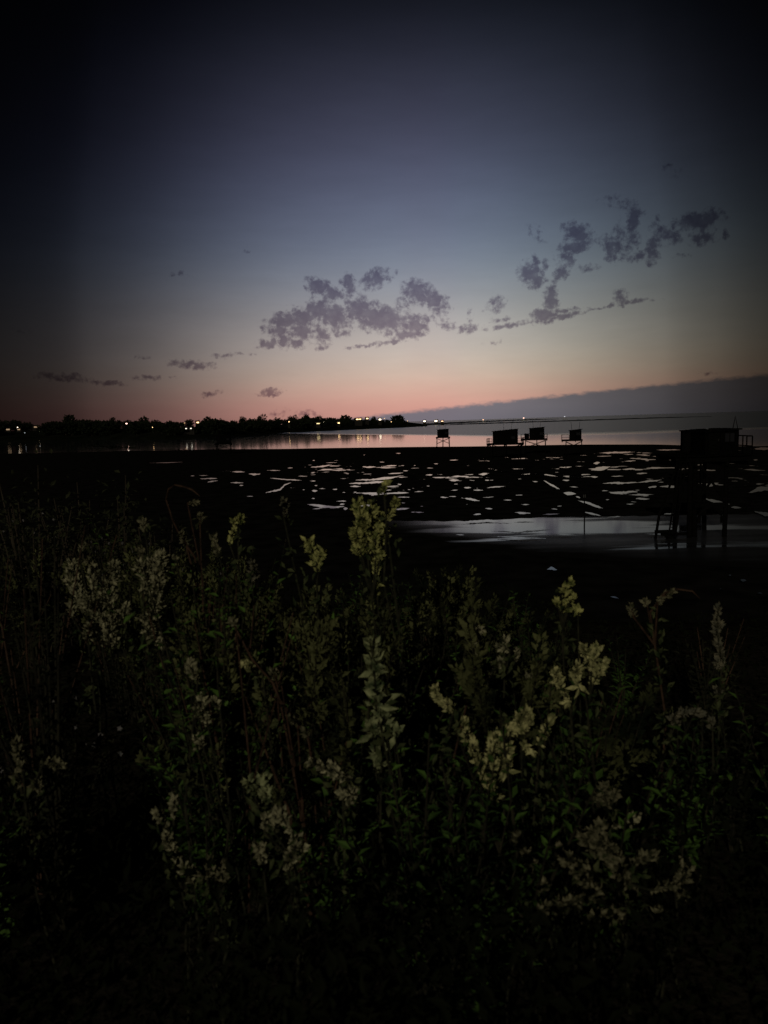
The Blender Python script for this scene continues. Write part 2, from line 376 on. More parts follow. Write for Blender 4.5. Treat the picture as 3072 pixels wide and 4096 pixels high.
# pools left by the tide
def reg5(x, y): return 600 + x/1.3825, 1750 + y/1.3825
def reg6(x, y): return 1700 + x/1.209, 1750 + y/1.209
P5 = [[890,165,950,160,1005,152,10],[985,180,1085,182,6],[1175,162,1250,163,8],[1278,160,1365,155,7],[760,169,790,168,4],[440,190,525,190,9],[400,186,440,186,4],
 [275,228,370,226,8],[320,246,375,238,8],[545,202,610,202,12],[445,250,515,250,8],[495,265,515,265,5],[665,225,750,232,840,237,7],[640,305,720,288,745,262,780,250,13],
 [885,240,915,240,8],[820,214,870,214,4],[895,294,925,294,10],[1010,286,1035,286,8],[1128,302,1142,302,6],[1065,304,1080,304,4],[1105,270,1165,270,8],
 [1100,255,1210,250,1320,243,13],[1138,236,1240,232,1340,222,1400,210,13],[1400,184,1425,184,6],[1080,200,1100,200,3],[1305,292,1335,290,5],[1370,330,1435,330,6],
 [1425,288,1440,288,6],[1030,353,1085,352,10],[1050,370,1075,368,10],[1070,393,1092,393,14],[1150,377,1250,377,10],[895,337,912,337,7],[1525,207,1560,206,5],
 [1445,412,1515,414,7],[1605,330,1650,332,7],[1460,155,1470,155,4],[1270,136,1295,136,4],[1360,87,1385,87,4],[1180,97,1190,97,3],[900,127,912,127,4],[535,325,570,325,4],
 [225,212,245,212,4],[845,289,855,289,4],[910,265,925,265,6],[1220,320,1240,320,4],[1495,380,1510,380,3],[0,141,90,139,180,136,2.2],[650,182,720,182,4],[270,210,320,210,3],
 [1570,145,1595,146,5],[1530,268,1545,268,4],[1370,258,1390,260,8],[1260,298,1275,297,5],[890,207,915,206,4],[1010,158,1045,158,3]]
P6 = [[5,182,35,180,6],[120,110,160,108,5],[45,127,65,127,3],[115,205,165,206,10],[140,225,160,225,4],[190,243,222,242,8],[125,256,160,253,5],[235,254,280,255,7],
 [75,288,105,290,6],[115,285,150,286,5],[175,292,215,297,265,306,9],[260,178,310,173,9],[350,168,400,163,5],[300,243,390,235,6],[290,206,310,207,5],[435,202,465,200,5],
 [465,178,560,174,8],[440,279,470,278,5],[465,324,505,324,6],[290,343,325,345,12],[235,374,270,370,9],[435,362,510,366,9],[570,372,650,369,5],[560,176,640,188,6],
 [575,208,600,222,650,250,14],[670,268,730,272,16],[730,285,750,292,8],[740,305,800,322,860,342,14],[770,360,850,378,9],[640,333,660,331,4],[650,145,710,143,8],
 [665,207,700,207,8],[710,182,800,178,6],[800,188,835,190,9],[815,125,845,122,14],[805,157,850,150,895,142,20],[845,75,930,72,1015,70,9],[955,154,1015,151,11],[1025,174,1075,173,7],
 [860,222,950,220,1030,217,11],[1030,218,1145,205,9],[1080,241,1120,236,14],[1135,237,1210,238,20],[855,258,885,257,5],[955,262,1030,263,9],[1020,295,1085,298,11],[975,322,1015,321,5],
 [875,301,890,300,4],[965,115,1020,112,5],[1065,112,1085,112,4],[1120,60,1240,60,5],[1340,236,1380,230,1420,220,19],[1350,295,1410,312,1475,322,15],[1480,338,1530,340,11],
 [1565,268,1610,252,1700,240,26],[1595,358,1640,370,1700,378,18],[1550,93,1560,93,4],[1590,108,1610,108,6],[1600,225,1640,224,8],[1155,370,1215,367,7],[1280,276,1292,276,4],[1575,56,1700,50,11],
 [700,238,740,240,4],[420,152,480,152,3],[520,212,545,214,4],[610,345,640,347,5],[380,302,420,303,4],[215,206,240,208,5],[330,158,350,157,4],[900,188,960,186,4],[1240,152,1280,150,4],
 [175,408,300,400,420,404,7],[320,440,450,446,620,432,8],[430,398,530,397,7],[350,478,470,486,585,488,7],[150,470,190,471,5],[640,470,720,470,4],[1060,465,1180,470,1240,455,6],[880,386,945,382,6]]
P0 = [[2188,2278,2205,2272,2228,2279,12],[2442,2386,2460,2390,2475,2394,8],[2962,2320,2985,2322,10],[2740,2415,2790,2412,4],[2880,2355,2900,2357,4],[2915,2300,2925,2300,4],[3030,2372,3050,2372,5],[2710,2554,2735,2552,5],
      [560,1799,800,1797,4],[345,1780,420,1786,480,1788,560,1793,7]]
def ribbon(mb, pts, t_, z):
    """irregular patch of water along a line of photograph pixels, laid out on the flat"""
    seg = [0]
    for (a, b_) in zip(pts, pts[1:]): seg.append(seg[-1] + math.dist(a, b_))
    L = max(seg[-1], 1); n = max(5, int(L / 5)); ph = rnd.uniform(0, 99)
    up, dn = [], []
    for i in range(n+1):
        s_ = i / n; d = s_ * L
        for k in range(len(pts)-1):
            if d <= seg[k+1] + 1e-6:
                f = (d - seg[k]) / max(1e-6, seg[k+1] - seg[k]); break
        x = pts[k][0] + (pts[k+1][0]-pts[k][0])*f; y = pts[k][1] + (pts[k+1][1]-pts[k][1])*f
        prof = max(.12, (math.sin(math.pi * min(1, max(0, s_)))) ** .8)
        h = t_ * .5 * prof
        def edge_(k): return max(.15, h*(.72 + .8*mnoise.noise(Vector((d*.018 + ph, k, 0)))) + min(2.4, t_*.3)*mnoise.noise(Vector((d*.075 + ph, k+3, 0))) + min(1.2, t_*.18)*mnoise.noise(Vector((d*.22 + ph, k+5, 0))))
        up.append((x + rnd.uniform(-1, 1), y - edge_(1)))
        dn.append((x + rnd.uniform(-1, 1), y + edge_(8)))
    A = [on_z(x, y, z) for x, y in up]; B = [on_z(x, y, z) for x, y in dn]
    for i in range(n): mb.quad(B[i], B[i+1], A[i+1], A[i])
M_pool = mat('pool_water', (.008, .008, .010), None, 1, .03, .5, .012, .7)
M_pool.node_tree.nodes['Principled BSDF'].inputs['IOR'].default_value = 2.2
mb = MB(); zz = .05
for conv, P in ((reg5, P5), (reg6, P6), (lambda x, y: (x, y), P0)):
    k = {reg5: 1.3825, reg6: 1.209}.get(conv, 1)
    for p in P:
        pts = [conv(p[i], p[i+1]) for i in range(0, len(p)-1, 2)]
        zz += .0006
        ribbon(mb, pts, p[-1] / k * 1.15, zz)
pools = mb.build('tide_water', M_pool); tag(pools, kind='structure')

# smooth wet sand along the stream
M_wet = mat('wet_sand', (.012, .012, .014), (.02, .02, .022), .5, .34, .32, .05, 2)
t = M_wet.node_tree; b = t.nodes['Principled BSDF']
tcs = t.nodes.new('ShaderNodeTexCoord'); sx = t.nodes.new('ShaderNodeSeparateXYZ'); t.links.new(tcs.outputs['Object'], sx.inputs[0])
wet = tm('DIVIDE', tm('ADD', sx.outputs['X'], 1.5), 9.0, True)
front = tm('MAXIMUM', tm('SUBTRACT', 56.0, tm('MULTIPLY', sx.outputs['X'], 1.33)), tm('SUBTRACT', 48.0, tm('MULTIPLY', sx.outputs['X'], .5)))
edge_n = tm('MULTIPLY', tm('SUBTRACT', tnoise(.35, (.4, 1, 1), 5), .5), 6.0)
wet = tm('MULTIPLY', wet, tm('DIVIDE', tm('SUBTRACT', tm('ADD', sx.outputs['Y'], edge_n), front), 7.0, True))
dif = t.nodes.new('ShaderNodeBsdfDiffuse'); dif.inputs['Color'].default_value = (.008, .0076, .0074, 1)
mxs = t.nodes.new('ShaderNodeMixShader'); t.links.new(tm('MULTIPLY', wet, tm('MULTIPLY', tnoise(.5, (.25, 1, 1), 5), .95)), mxs.inputs[0])
t.links.new(dif.outputs[0], mxs.inputs[1]); t.links.new(b.outputs[0], mxs.inputs[2])
band = tm('SUBTRACT', 1.0, tm('DIVIDE', tm('ABSOLUTE', tm('SUBTRACT', sx.outputs['Y'], tm('SUBTRACT', 58.5, tm('MULTIPLY', sx.outputs['X'], .30)))), 6.5), True)
streak = tm('ADD', tm('MULTIPLY', tm('SUBTRACT', tnoise(.26, (.20, 1.0, 1), 7), .5), 5.2), tm('SUBTRACT', tm('MULTIPLY', band, .90), .16))
wmask = tm('MULTIPLY', tsm(streak, .18, .60), tsm(sx.outputs['X'], 1.0, 9.0))
pw = t.nodes.new('ShaderNodeBsdfPrincipled'); pw.inputs['Base Color'].default_value = (.008, .008, .010, 1); pw.inputs['Roughness'].default_value = .06; pw.inputs['IOR'].default_value = 2.0
mx2 = t.nodes.new('ShaderNodeMixShader'); t.links.new(wmask, mx2.inputs[0]); t.links.new(mxs.outputs[0], mx2.inputs[1]); t.links.new(pw.outputs[0], mx2.inputs[2])
t.links.new(mx2.outputs[0], t.nodes['Material Output'].inputs['Surface'])
mb = MB()
top = [(1500, 2080), (1700, 2085), (1900, 2085), (2150, 2070), (2500, 2065), (2800, 2060), (3072, 2055), (3500, 2060)]
bot = [(1500, 2110), (1700, 2150), (1900, 2188), (2150, 2222), (2500, 2248), (2800, 2262), (3072, 2275), (3500, 2300)]
def along(t_, x): return lerp_table(t_, x)
xs = [1500 + i*12 for i in range(167)]
for i in range(len(xs)-1):
    def bt(x): return along(bot, x) + 5*mnoise.noise(Vector((x*.02, 0, 0))) + 3*mnoise.noise(Vector((x*.08, 0, 0)))
    def tp(x): return along(top, x) + 4*mnoise.noise(Vector((x*.02, 4, 0)))
    a, b_ = xs[i], xs[i+1]; K = 5
    for k in range(K):
        f0, f1 = k/K, (k+1)/K
        mb.quad(on_z(a, bt(a)*(1-f0)+tp(a)*f0, .03), on_z(b_, bt(b_)*(1-f0)+tp(b_)*f0, .03), on_z(b_, bt(b_)*(1-f1)+tp(b_)*f1, .03), on_z(a, bt(a)*(1-f1)+tp(a)*f1, .03))
tag(mb.build('wet_sand', M_wet), kind='structure')

# ------------------------------------------------------------------ the bank the photographer stands on
def bank_z(x, y):
    z = 6.4 - .03 * max(0, y)
    if y > 6.5: z = 6.2 - (y - 6.5) * .36
    z += .08 * mnoise.noise(Vector((x*.5, y*.5, 0))) + .04 * mnoise.noise(Vector((x*1.7, y*1.7, 3)))
    z += max(0, min(.5, (-x - 2.0) * .12)) if y < 9 else 0
    return max(z, -.4)
mb = MB(); nx, ny = 120, 90
for j in range(ny):
    y = -30 + 40*j/40 if j < 40 else 10 + (j-40)*.35
    for i in range(nx):
        x = -60 + 120*i/(nx-1)
        mb.v.append(Vector((x, y, bank_z(x, y))))
for j in range(ny-1):
    for i in range(nx-1):
        mb.f.append((j*nx+i, j*nx+i+1, (j+1)*nx+i+1, (j+1)*nx+i))
tag(mb.build('bank_ground', M_earth, smooth=True), kind='structure')

# ------------------------------------------------------------------ far shore
HB = [(-75, 620), (-45, 690), (-27, 760), (-21.7, 760), (-15.7, 600), (-11.8, 630), (-7.3, 830), (-2, 960), (1.2, 1040), (3.5, 1150)]   # azimuth, distance of the water's edge
HZ = [(-75, 12), (-45, 12), (-27, 11), (-20, 10.5), (-15, 9), (-8, 9.0), (0, 8.5), (1.9, 7.0), (3.3, 2.0), (3.5, .5)]                 # ridge height
def hill_z(a, d):
    e = lerp_table(HB, a); s_ = (d - e) / 190.0
    if s_ < 0: return -.6
    return lerp_table(HZ, a) * (1 - (1 - min(1, s_)) ** 2) + .5*mnoise.noise(Vector((a*.8, d*.01, 0))) * min(1, s_*3)
mb = MB(); aa = [-75 + i*.5 for i in range(158)]
off = [-4, 0, 4, 10, 20, 35, 55, 80, 110, 150, 190, 260, 340, 480]
for a in aa:
    for o_ in off:
        d = lerp_table(HB, a) + o_
        z = hill_z(a, d) if o_ > 0 else (-1.2 if o_ < 0 else -.35)
        if o_ == 480: z = -1
        mb.v.append(Vector((d*math.tan(R(a)), d, z)))
n = len(off)
for i in range(len(aa)-1):
    for j in range(n-1): mb.f.append((i*n+j, (i+1)*n+j, (i+1)*n+j+1, i*n+j+1))
tag(mb.build('headland_hill', M_hill, smooth=True), kind='structure')

def strip(name, pts, h, depth, jag):
    """a low strip of rocks, pts = (azimuth, distance)"""
    mb = MB(); n = 120
    for i in range(n+1):
        f = i/n; a = pts[0][0] + (pts[-1][0]-pts[0][0])*f
        d = lerp_table(pts, a)
        hh = h * (1 + jag*mnoise.noise(Vector((f*40, 0, 0)))) * min(1, f*8+.2, (1-f)*5+.15)
        for (o_, z) in ((0, -.4), (depth*.25, hh*.8), (depth*.5, hh), (depth*.8, hh*.7), (depth, -.4)):
            dd = d + o_*(1+.3*mnoise.noise(Vector((f*25, o_, 2))))
            mb.v.append(Vector((dd*math.tan(R(a)), dd, z)))
    for i in range(n):
        for j in range(4): mb.f.append((i*5+j, (i+1)*5+j, (i+1)*5+j+1, i*5+j+1))
    return mb.build(name, M_rock)
def az(px): return math.degrees(math.atan((px-1536)/F))
tag(strip('reef_land', [(az(1760), 1290), (az(2240), 1360), (az(2850), 1480)], 1.5, 60, .5), kind='structure')
tag(strip('spit_land', [(az(1640), 1120), (az(1760), 1500), (az(1900), 2000), (az(2240), 2900)], 3.2, 200, .3), kind='structure')

# ---- trees
def crown_mesh(name, w, h, n, seed):
    rr = random.Random(seed); mb = MB()
    lobes = [(Vector((rr.uniform(-.3, .3)*w, rr.uniform(-.3, .3)*w, h*rr.uniform(.22, .80))), rr.uniform(.22, .36)*w) for _ in range(8)]
    lobes.append((Vector((0, 0, h*.55)), .38*w))
    for _ in range(n):
        c, r_ = rr.choice(lobes)
        u = Vector((rr.gauss(0, 1), rr.gauss(0, 1), rr.gauss(0, 1))).normalized()
        p = c + Vector((u.x, u.y, u.z*.85)) * r_ * (rr.random() ** .35)
        d = (u + Vector((rr.uniform(-1, 1), rr.uniform(-1, 1), rr.uniform(-1, 1)))).normalized()
        nn = Vector((rr.uniform(-1, 1), rr.uniform(-1, 1), rr.uniform(-1, 1)))
        s_ = w * rr.uniform(.10, .22)
        mb.leaf(p, d, nn, s_, s_*.75)
    return mb
def make_tree(name, w, h, n, seed, loc, crown_name='crown'):
    root = empty(name, loc)
    tr = MB(); tr.tube([(0, 0, -.5), (.1, 0, h*.25), (0, .1, h*.6)], [w*.05, w*.035, w*.015], 6)
    for k in range(4):
        th = k*1.6 + seed; tr.tube([(0, 0, h*(.25+.07*k)), (math.cos(th)*w*.22, math.sin(th)*w*.22, h*(.5+.07*k))], [w*.02, w*.008], 5)
    tr.build('trunk', M_bark, root)
    crown_mesh('crown', w, h, n, seed).build(crown_name, M_tree, root)
    return root
protos = []
def ground_at(a, d): return Vector((d*math.tan(R(a)), d, max(hill_z(a, d), 0)))
SPECIAL = [  # px x, px top, px width, label
 (65, 1683, 32, 'broad dark tree on the ridge above the first lamps at the left edge'),
 (283, 1667, 52, 'tallest broad tree on the ridge above the lamps at the far left'),
 (448, 1667, 20, 'narrow tree top standing up just left of the reddish lamp'),
 (505, 1677, 22, 'round tree directly behind the bright reddish white lamp'),
 (575, 1677, 44, 'wide flat topped tree right of the reddish lamp'),
 (620, 1680, 28, 'small flat topped tree above the lone dim lamp'),
 (756, 1682, 30, 'round dark tree between two ridge lamps'),
 (822, 1673, 36, 'tall round tree just right of the yellow ridge lamp'),
 (866, 1678, 30, 'second round tree right of the yellow ridge lamp'),
 (968, 1665, 26, 'slim tall tree standing above the small dark hut'),
 (1040, 1664, 34, 'round topped tree rising highest along the middle shore'),
 (1118, 1672, 28, 'low round tree left of the lamp with a golden reflection'),
 (1172, 1667, 32, 'broad tree behind the lamp with a golden reflection'),
 (1222, 1666, 36, 'wide tree on the crest left of the paired bright windows'),
 (1272, 1668, 26, 'bushy tree above the paired bright windows'),
 (1378, 1667, 40, 'broad tree left of the brightest cluster of house lamps'),
 (1498, 1667, 16, 'tiny round tree between the two brightest ridge houses'),
 (1590, 1671, 44, 'last broad tree near the point of the headland')]
used_shapes = []
for i, (px, py, wpx, lab) in enumerate(SPECIAL):
    a = az(px); d = lerp_table(HB, a) + 170
    top = at_y(px, py, d); g = ground_at(a, d)
    h = max(3.5, top.z - g.z); w = wpx * d / F * 1.15
    root = make_tree('tree', w, h*1.08, 420, 20+i, (top.x, d, g.z - .2))
    tag(root, lab, 'tree', 'trees standing out on the far shore')
    used_shapes.append(root)
TOPL = [(0, 1691), (100, 1689), (220, 1686), (400, 1683), (600, 1686), (750, 1688), (880, 1682), (1000, 1679), (1150, 1676), (1300, 1673), (1450, 1674), (1600, 1678), (1635, 1685)]
# ---- houses with lights
LIGHTS = []
def make_house(px, py, dist_off, winmat, label, wwin=2.2, hwin=1.5, two=0, w=9.0, lamp=None, on_spit=None):
    wwin *= .9; hwin *= .85
    a = az(px); d = (lerp_table(HB, a) + dist_off) if on_spit is None else on_spit
    p = at_y(px, py, d); LIGHTS.append((px, d))
    root = empty('house', (p.x, d, p.z - 1.7), -R(a)*1.0 + rnd.uniform(-.2, .2)); dep = 5.5; w = (wwin + 1.6) if not two else 10.0
    ev, rg = 1.7 + hwin/2 + .35, 1.7 + hwin/2 + 1.3
    gz = ground_at(a, d).z if on_spit is None else 1.0
    base = min(-.3, gz - (p.z - 1.7) - .5)
    wl = MB(); wl.box(-w/2, w/2, 0, dep, base, ev)
    wl.poly([Vector((-w/2, 0, ev)), Vector((-w/2, dep, ev)), Vector((-w/2, dep/2, rg))][::-1])
    wl.poly([Vector((w/2, 0, ev)), Vector((w/2, dep, ev)), Vector((w/2, dep/2, rg))])
    wl.build('wall', M_house, root)
    rf = MB()
    for y0, y1 in ((-.4, dep/2), (dep+.4, dep/2)):
        z0 = ev - .24
        q = [Vector((-w/2-.3, y0, z0)), Vector((w/2+.3, y0, z0)), Vector((w/2+.3, y1, rg + .05)), Vector((-w/2-.3, y1, rg + .05))]
        rf.quad(*q); rf.quad(*[v + Vector((0, 0, .2)) for v in q])
        for k in range(4):
            u, v = q[k], q[(k+1) % 4]; rf.quad(u, v, v + Vector((0, 0, .2)), u + Vector((0, 0, .2)))
    ro = rf.build('roof', M_houseroof, root)
    ch = MB(); ch.box(w*.3, w*.3+.7, dep*.4, dep*.4+.6, ev, rg + .9); ch.build('chimney', M_house, ro)
    dr = MB(); dr.box(w*.32, w*.32+.95, -.06, .02, -.1, 2.1); dr.build('door', M_plank, root)
    for k in range(1 + two):
        x = k * 4.0 - (1.6 if two else 0)
        wn = MB(); wn.box(x - wwin/2, x + wwin/2, -.05, .05, 1.7 - hwin/2, 1.7 + hwin/2); wo = wn.build('window', winmat, root)
        fr = MB()
        for (x0, x1, z0, z1) in ((x-wwin/2-.1, x+wwin/2+.1, 1.7-hwin/2-.12, 1.7-hwin/2), (x-wwin/2-.1, x+wwin/2+.1, 1.7+hwin/2, 1.7+hwin/2+.1), (x-.04, x+.04, 1.7-hwin/2, 1.7+hwin/2)):
            fr.box(x0, x1, -.09, -.052, z0, z1)
        fr.build('frame', M_wood, wo)
    tag(root, label, 'house', 'lit houses on the far shore')
    return root
def make_lamp(px, py, dist_off, label, m_=None, r_=.55, d_abs=None, name='street_lamp', hgt=5.0):
    r_ *= .85
    a = az(px); d = d_abs or (lerp_table(HB, a) + dist_off); p = at_y(px, py, d); LIGHTS.append((px, d))
    g = ground_at(a, d).z if d_abs is None else 0
    root = empty(name, (p.x, d, min(g, p.z - 2)))
    H = p.z - root.location.z
    pl = MB(); pl.tube([(0, .2, -.5), (0, .2, H*.6), (0, .2, H+r_+.15), (0, -.1, H+r_+.25)], [.13, .09, .06, .05], 8); pl.build('pole', M_metal, root)
    hd = MB()
    for k in range(8):
        t0, t1 = k*math.pi/4, (k+1)*math.pi/4
        f = lambda t_, q, z: Vector((math.cos(t_)*q, math.sin(t_)*q - .1*0, H + z))
        hd.quad(f(t0, r_*.7, -r_*.5), f(t1, r_*.7, -r_*.5), f(t1, r_, r_*.3), f(t0, r_, r_*.3))
        hd.poly([f(t0, r_*.7, -r_*.5), f(t1, r_*.7, -r_*.5), Vector((0, 0, H - r_*.6))][::-1])
    hd.build('lantern', m_ or M_white, root)
    cp = MB()
    for k in range(8):
        t0, t1 = k*math.pi/4, (k+1)*math.pi/4
        f = lambda t_, q, z: Vector((math.cos(t_)*q, math.sin(t_)*q, H + z))
        cp.poly([f(t0, r_*1.1, r_*.32), f(t1, r_*1.1, r_*.32), Vector((0, 0, H + r_*.8))])
    cp.build('cap', M_metal, root)
    tag(root, label, 'street lamp', 'lamps on the far shore')
    return root
make_house(32, 1718, 120, M_dimwin, 'dim tan lit house at the left edge of the far shore', 4.2, 1.8)
make_lamp(70, 1709, 118, 'bright lamp over a dim porch near the left edge', r_=.8)
make_house(75, 1718, 125, M_dimwin, 'dim porch house just under the bright lamp near the left edge', 3.2, 1.6)
make_lamp(99, 1731, 60, 'faint grey lamp low on the shore near the left edge', M_coolwin, .8)
make_house(144, 1708, 140, M_dimwin, 'gabled house with a dim tan lit front', 5.0, 1.8, w=8)
make_lamp(161, 1705, 130, 'small lamp beside the dim gabled house', M_warm, .55)
make_lamp(179, 1705, 130, 'small lamp right of the dim gabled house', M_warm, .55)
make_lamp(157, 1726, 70, 'bright lamp low below the dim gabled house', r_=.95)
make_lamp(234, 1725, 70, 'faint grey lamp alone under the tallest left tree', M_coolwin, .8)
make_lamp(506, 1694, 90, 'bright reddish white lamp on the dark wooded slope', emit('rosy_lamp', (1, .6, .48), 9.0), .95)
make_lamp(611, 1709, 40, 'lone dim amber lamp halfway down the dark slope', M_warm, .7)
make_lamp(739, 1692, 120, 'tiny pale lamp left of a round tree on the ridge', M_warm, .4)
make_house(791, 1690, 140, M_warm, 'house with a bright yellow window between trees on the ridge', 2.4, 1.3)
make_house(752, 1714, 30, emit('pale_window', (1, .9, .75), 1.6), 'low house near the water with two pale windows', 1.4, .9, 1)
make_house(1158, 1687, 60, M_warm, 'house whose amber light makes the leftmost golden streak on the water', 2.2, 1.4)
make_house(1273, 1694, 50, emit('yellow_window', (1, .75, .35), 1.5), 'house with a wide dull yellow window low on the shore', 4.5, 1.4)
make_lamp(1297, 1688, 45, 'bright rosy lamp beside the wide yellow window', r_=1.0)
make_house(1355, 1692, 45, M_warm, 'house with one warm window low above the water', 2.6, 1.5)
make_house(1434, 1677, 60, M_warm, 'house with long bright windows above the strongest golden streak', 3.6, 1.4, 1)
make_house(1469, 1674, 70, M_warm, 'upper house with a bright window beside the tiny round tree', 3.0, 1.6)
make_house(1520, 1678, 55, M_white, 'brightest white house right of the tiny round tree', 3.4, 2.0)
make_lamp(1538, 1674, 60, 'small lamp at the right of the brightest white house', M_warm, .6)
make_lamp(1565, 1687, 30, 'faint lamp low beneath the last broad tree', M_warm, .8)
make_lamp(1630, 1684, 25, 'tiny lamp at the right end of the wooded headland', M_warm, .6)
make_house(1698, 1685, 0, M_white, 'white lit house standing out on the bare point', 4.0, 2.2, on_spit=1290)
make_house(1744, 1684, 0, M_white, 'largest glowing house at the tip of the point', 5.0, 2.8, on_spit=1330)
make_house(1769, 1685, 0, emit('orange_window', (1, .55, .3), 3), 'small orange lit house beside the glowing house at the tip', 4.0, 1.6, on_spit=1340)
make_lamp(515, 1801, 0, 'single small pale marker lamp at the water edge on the left', emit('marker_glow', (1, .9, .75), .7), .33, d_abs=272, name='marker_lamp')
make_lamp(160, 1784, 0, 'very faint marker lamp over the dark water at the left', emit('faint_glow', (.7, .8, 1), .10), .4, d_abs=330, name='marker_lamp')

def make_boat(px, py, d, label, m_, L=12):
    p = at_y(px, py, d); root = empty('fishing_boat', (p.x, d, -.3), rnd.uniform(-.4, .4))
    h = MB(); n = 10
    for i in range(n+1):
        f = i/n; x = (f-.5)*L; w = L*.14*math.sin(math.pi*min(1, .12+f*.88))**.6 if f < 1 else .02
        for (yy, z) in ((-w, 1.3+f*f*.8), (-w*.7, 0), (w*.7, 0), (w, 1.3+f*f*.8)): h.v.append(Vector((x, yy, z)))
    for i in range(n):
        for j in range(3): h.f.append((i*4+j, (i+1)*4+j, (i+1)*4+j+1, i*4+j+1))
        h.f.append((i*4+3, (i+1)*4+3, (i+1)*4, i*4))
    h.f.append((0, 1, 2, 3)); h.build('hull', M_hull, root)
    c = MB(); c.box(-L*.25, L*.05, -L*.09, L*.09, 1.2, 3.2); c.box(-L*.27, L*.07, -L*.1, L*.1, 3.2, 3.35); c.build('wheelhouse', M_hull, root)
    ma = MB(); ma.tube([(L*.1, 0, 1.2), (L*.1, 0, 8)], [.12, .06], 6); ma.build('mast', M_metal, root)
    lz = max(2.5, p.z + .3)
    la = MB(); la.box(-L*.2, L*.0, -L*.105, -L*.101, lz-.9, lz+.9); la.build('lamp', m_, root)
    tag(root, label, 'boat', 'boats out on the bay')
make_boat(1934, 1679, 2000, 'boat with an orange lamp beyond the glowing point', emit('boat_amber', (1, .55, .3), 2.2), 16)
make_boat(2097, 1672, 2100, 'boat with a bright rosy lamp on the horizon above the grouped huts', emit('boat_rose', (1, .6, .45), 3.0), 18)
make_boat(2260, 1666, 2300, 'pale boat with a white light at the right end of the dark spit', emit('boat_white', (.9, .9, 1), .8), 18)

# ---- the wood around the lights
protos = [make_tree('shore_tree', 10, 9, 420, 60+k, (0, 0, 0)) for k in range(6)]
first = set()
for i in range(300):
    px = -140 + 1775 * (i + rnd.uniform(-.3, .3)) / 210 if i < 210 else rnd.uniform(1180, 1642)
    row = i % 3
    a = az(px); d = lerp_table(HB, a) + (150, 95, 45)[row] + rnd.uniform(-20, 20)
    if any(abs(px - lx) < 25 and d < ld + 12 for lx, ld in LIGHTS): continue
    g = ground_at(a, d); top = at_y(px, lerp_table(TOPL, px) + rnd.uniform(0, 7) + row*5, d)
    h = min(13, max(3.0, top.z - g.z))
    k = rnd.randrange(6)
    o = protos[k] if k not in first else copy_tree(protos[k]); first.add(k)
    o.location = (g.x, g.y, g.z - .2); sc = h / 7.6
    o.scale = (sc*rnd.uniform(1.0, 1.6), sc*rnd.uniform(1, 1.5), sc); o.rotation_euler.z = rnd.uniform(0, 6.28)
    tag(o, 'dark tree merging into the low wooded shoreline across the bay', 'tree', 'trees along the far shore')

# ------------------------------------------------------------------ fishing huts on stilts
def plank_box(mb, x0, x1, y0, y1, z0, z1, gap=.16):
    """board walls: upright boards of slightly different depth round the four sides"""
    mb.box(x0+.03, x1-.03, y0+.03, y1-.03, z0, z1)
    for (a0, a1, side) in ((x0, x1, 0), (x0, x1, 1), (y0, y1, 2), (y0, y1, 3)):
        p = a0
        while p < a1 - .02:
            q = min(a1, p + gap); e = rnd.uniform(.0, .022); zz0 = z0 - rnd.uniform(0, .04); zz1 = z1 - .005
            if side == 0: mb.box(p+.006, q-.006, y0-e, y0+.028, zz0, zz1)
            if side == 1: mb.box(p+.006, q-.006, y1-.028, y1+e, zz0, zz1)
            if side == 2: mb.box(x0-e, x0+.028, p+.006, q-.006, zz0, zz1)
            if side == 3: mb.box(x1-.028, x1+e, p+.006, q-.006, zz0, zz1)
            p = q
def railing(root, pts, h=1.0):
    mb = MB()
    for a, b_ in zip(pts, pts[1:]):
        a, b_ = Vector(a), Vector(b_); n = max(1, round((b_-a).length / 1.1))
        for i in range(n+1):
            p = a.lerp(b_, i/n); mb.tube([p, p + Vector((0, 0, h))], .045, 5)
        for z in (h*.45, h): mb.tube([a + Vector((0, 0, z)), b_ + Vector((0, 0, z))], .04, 5)
    mb.build('railing', M_wood, root)
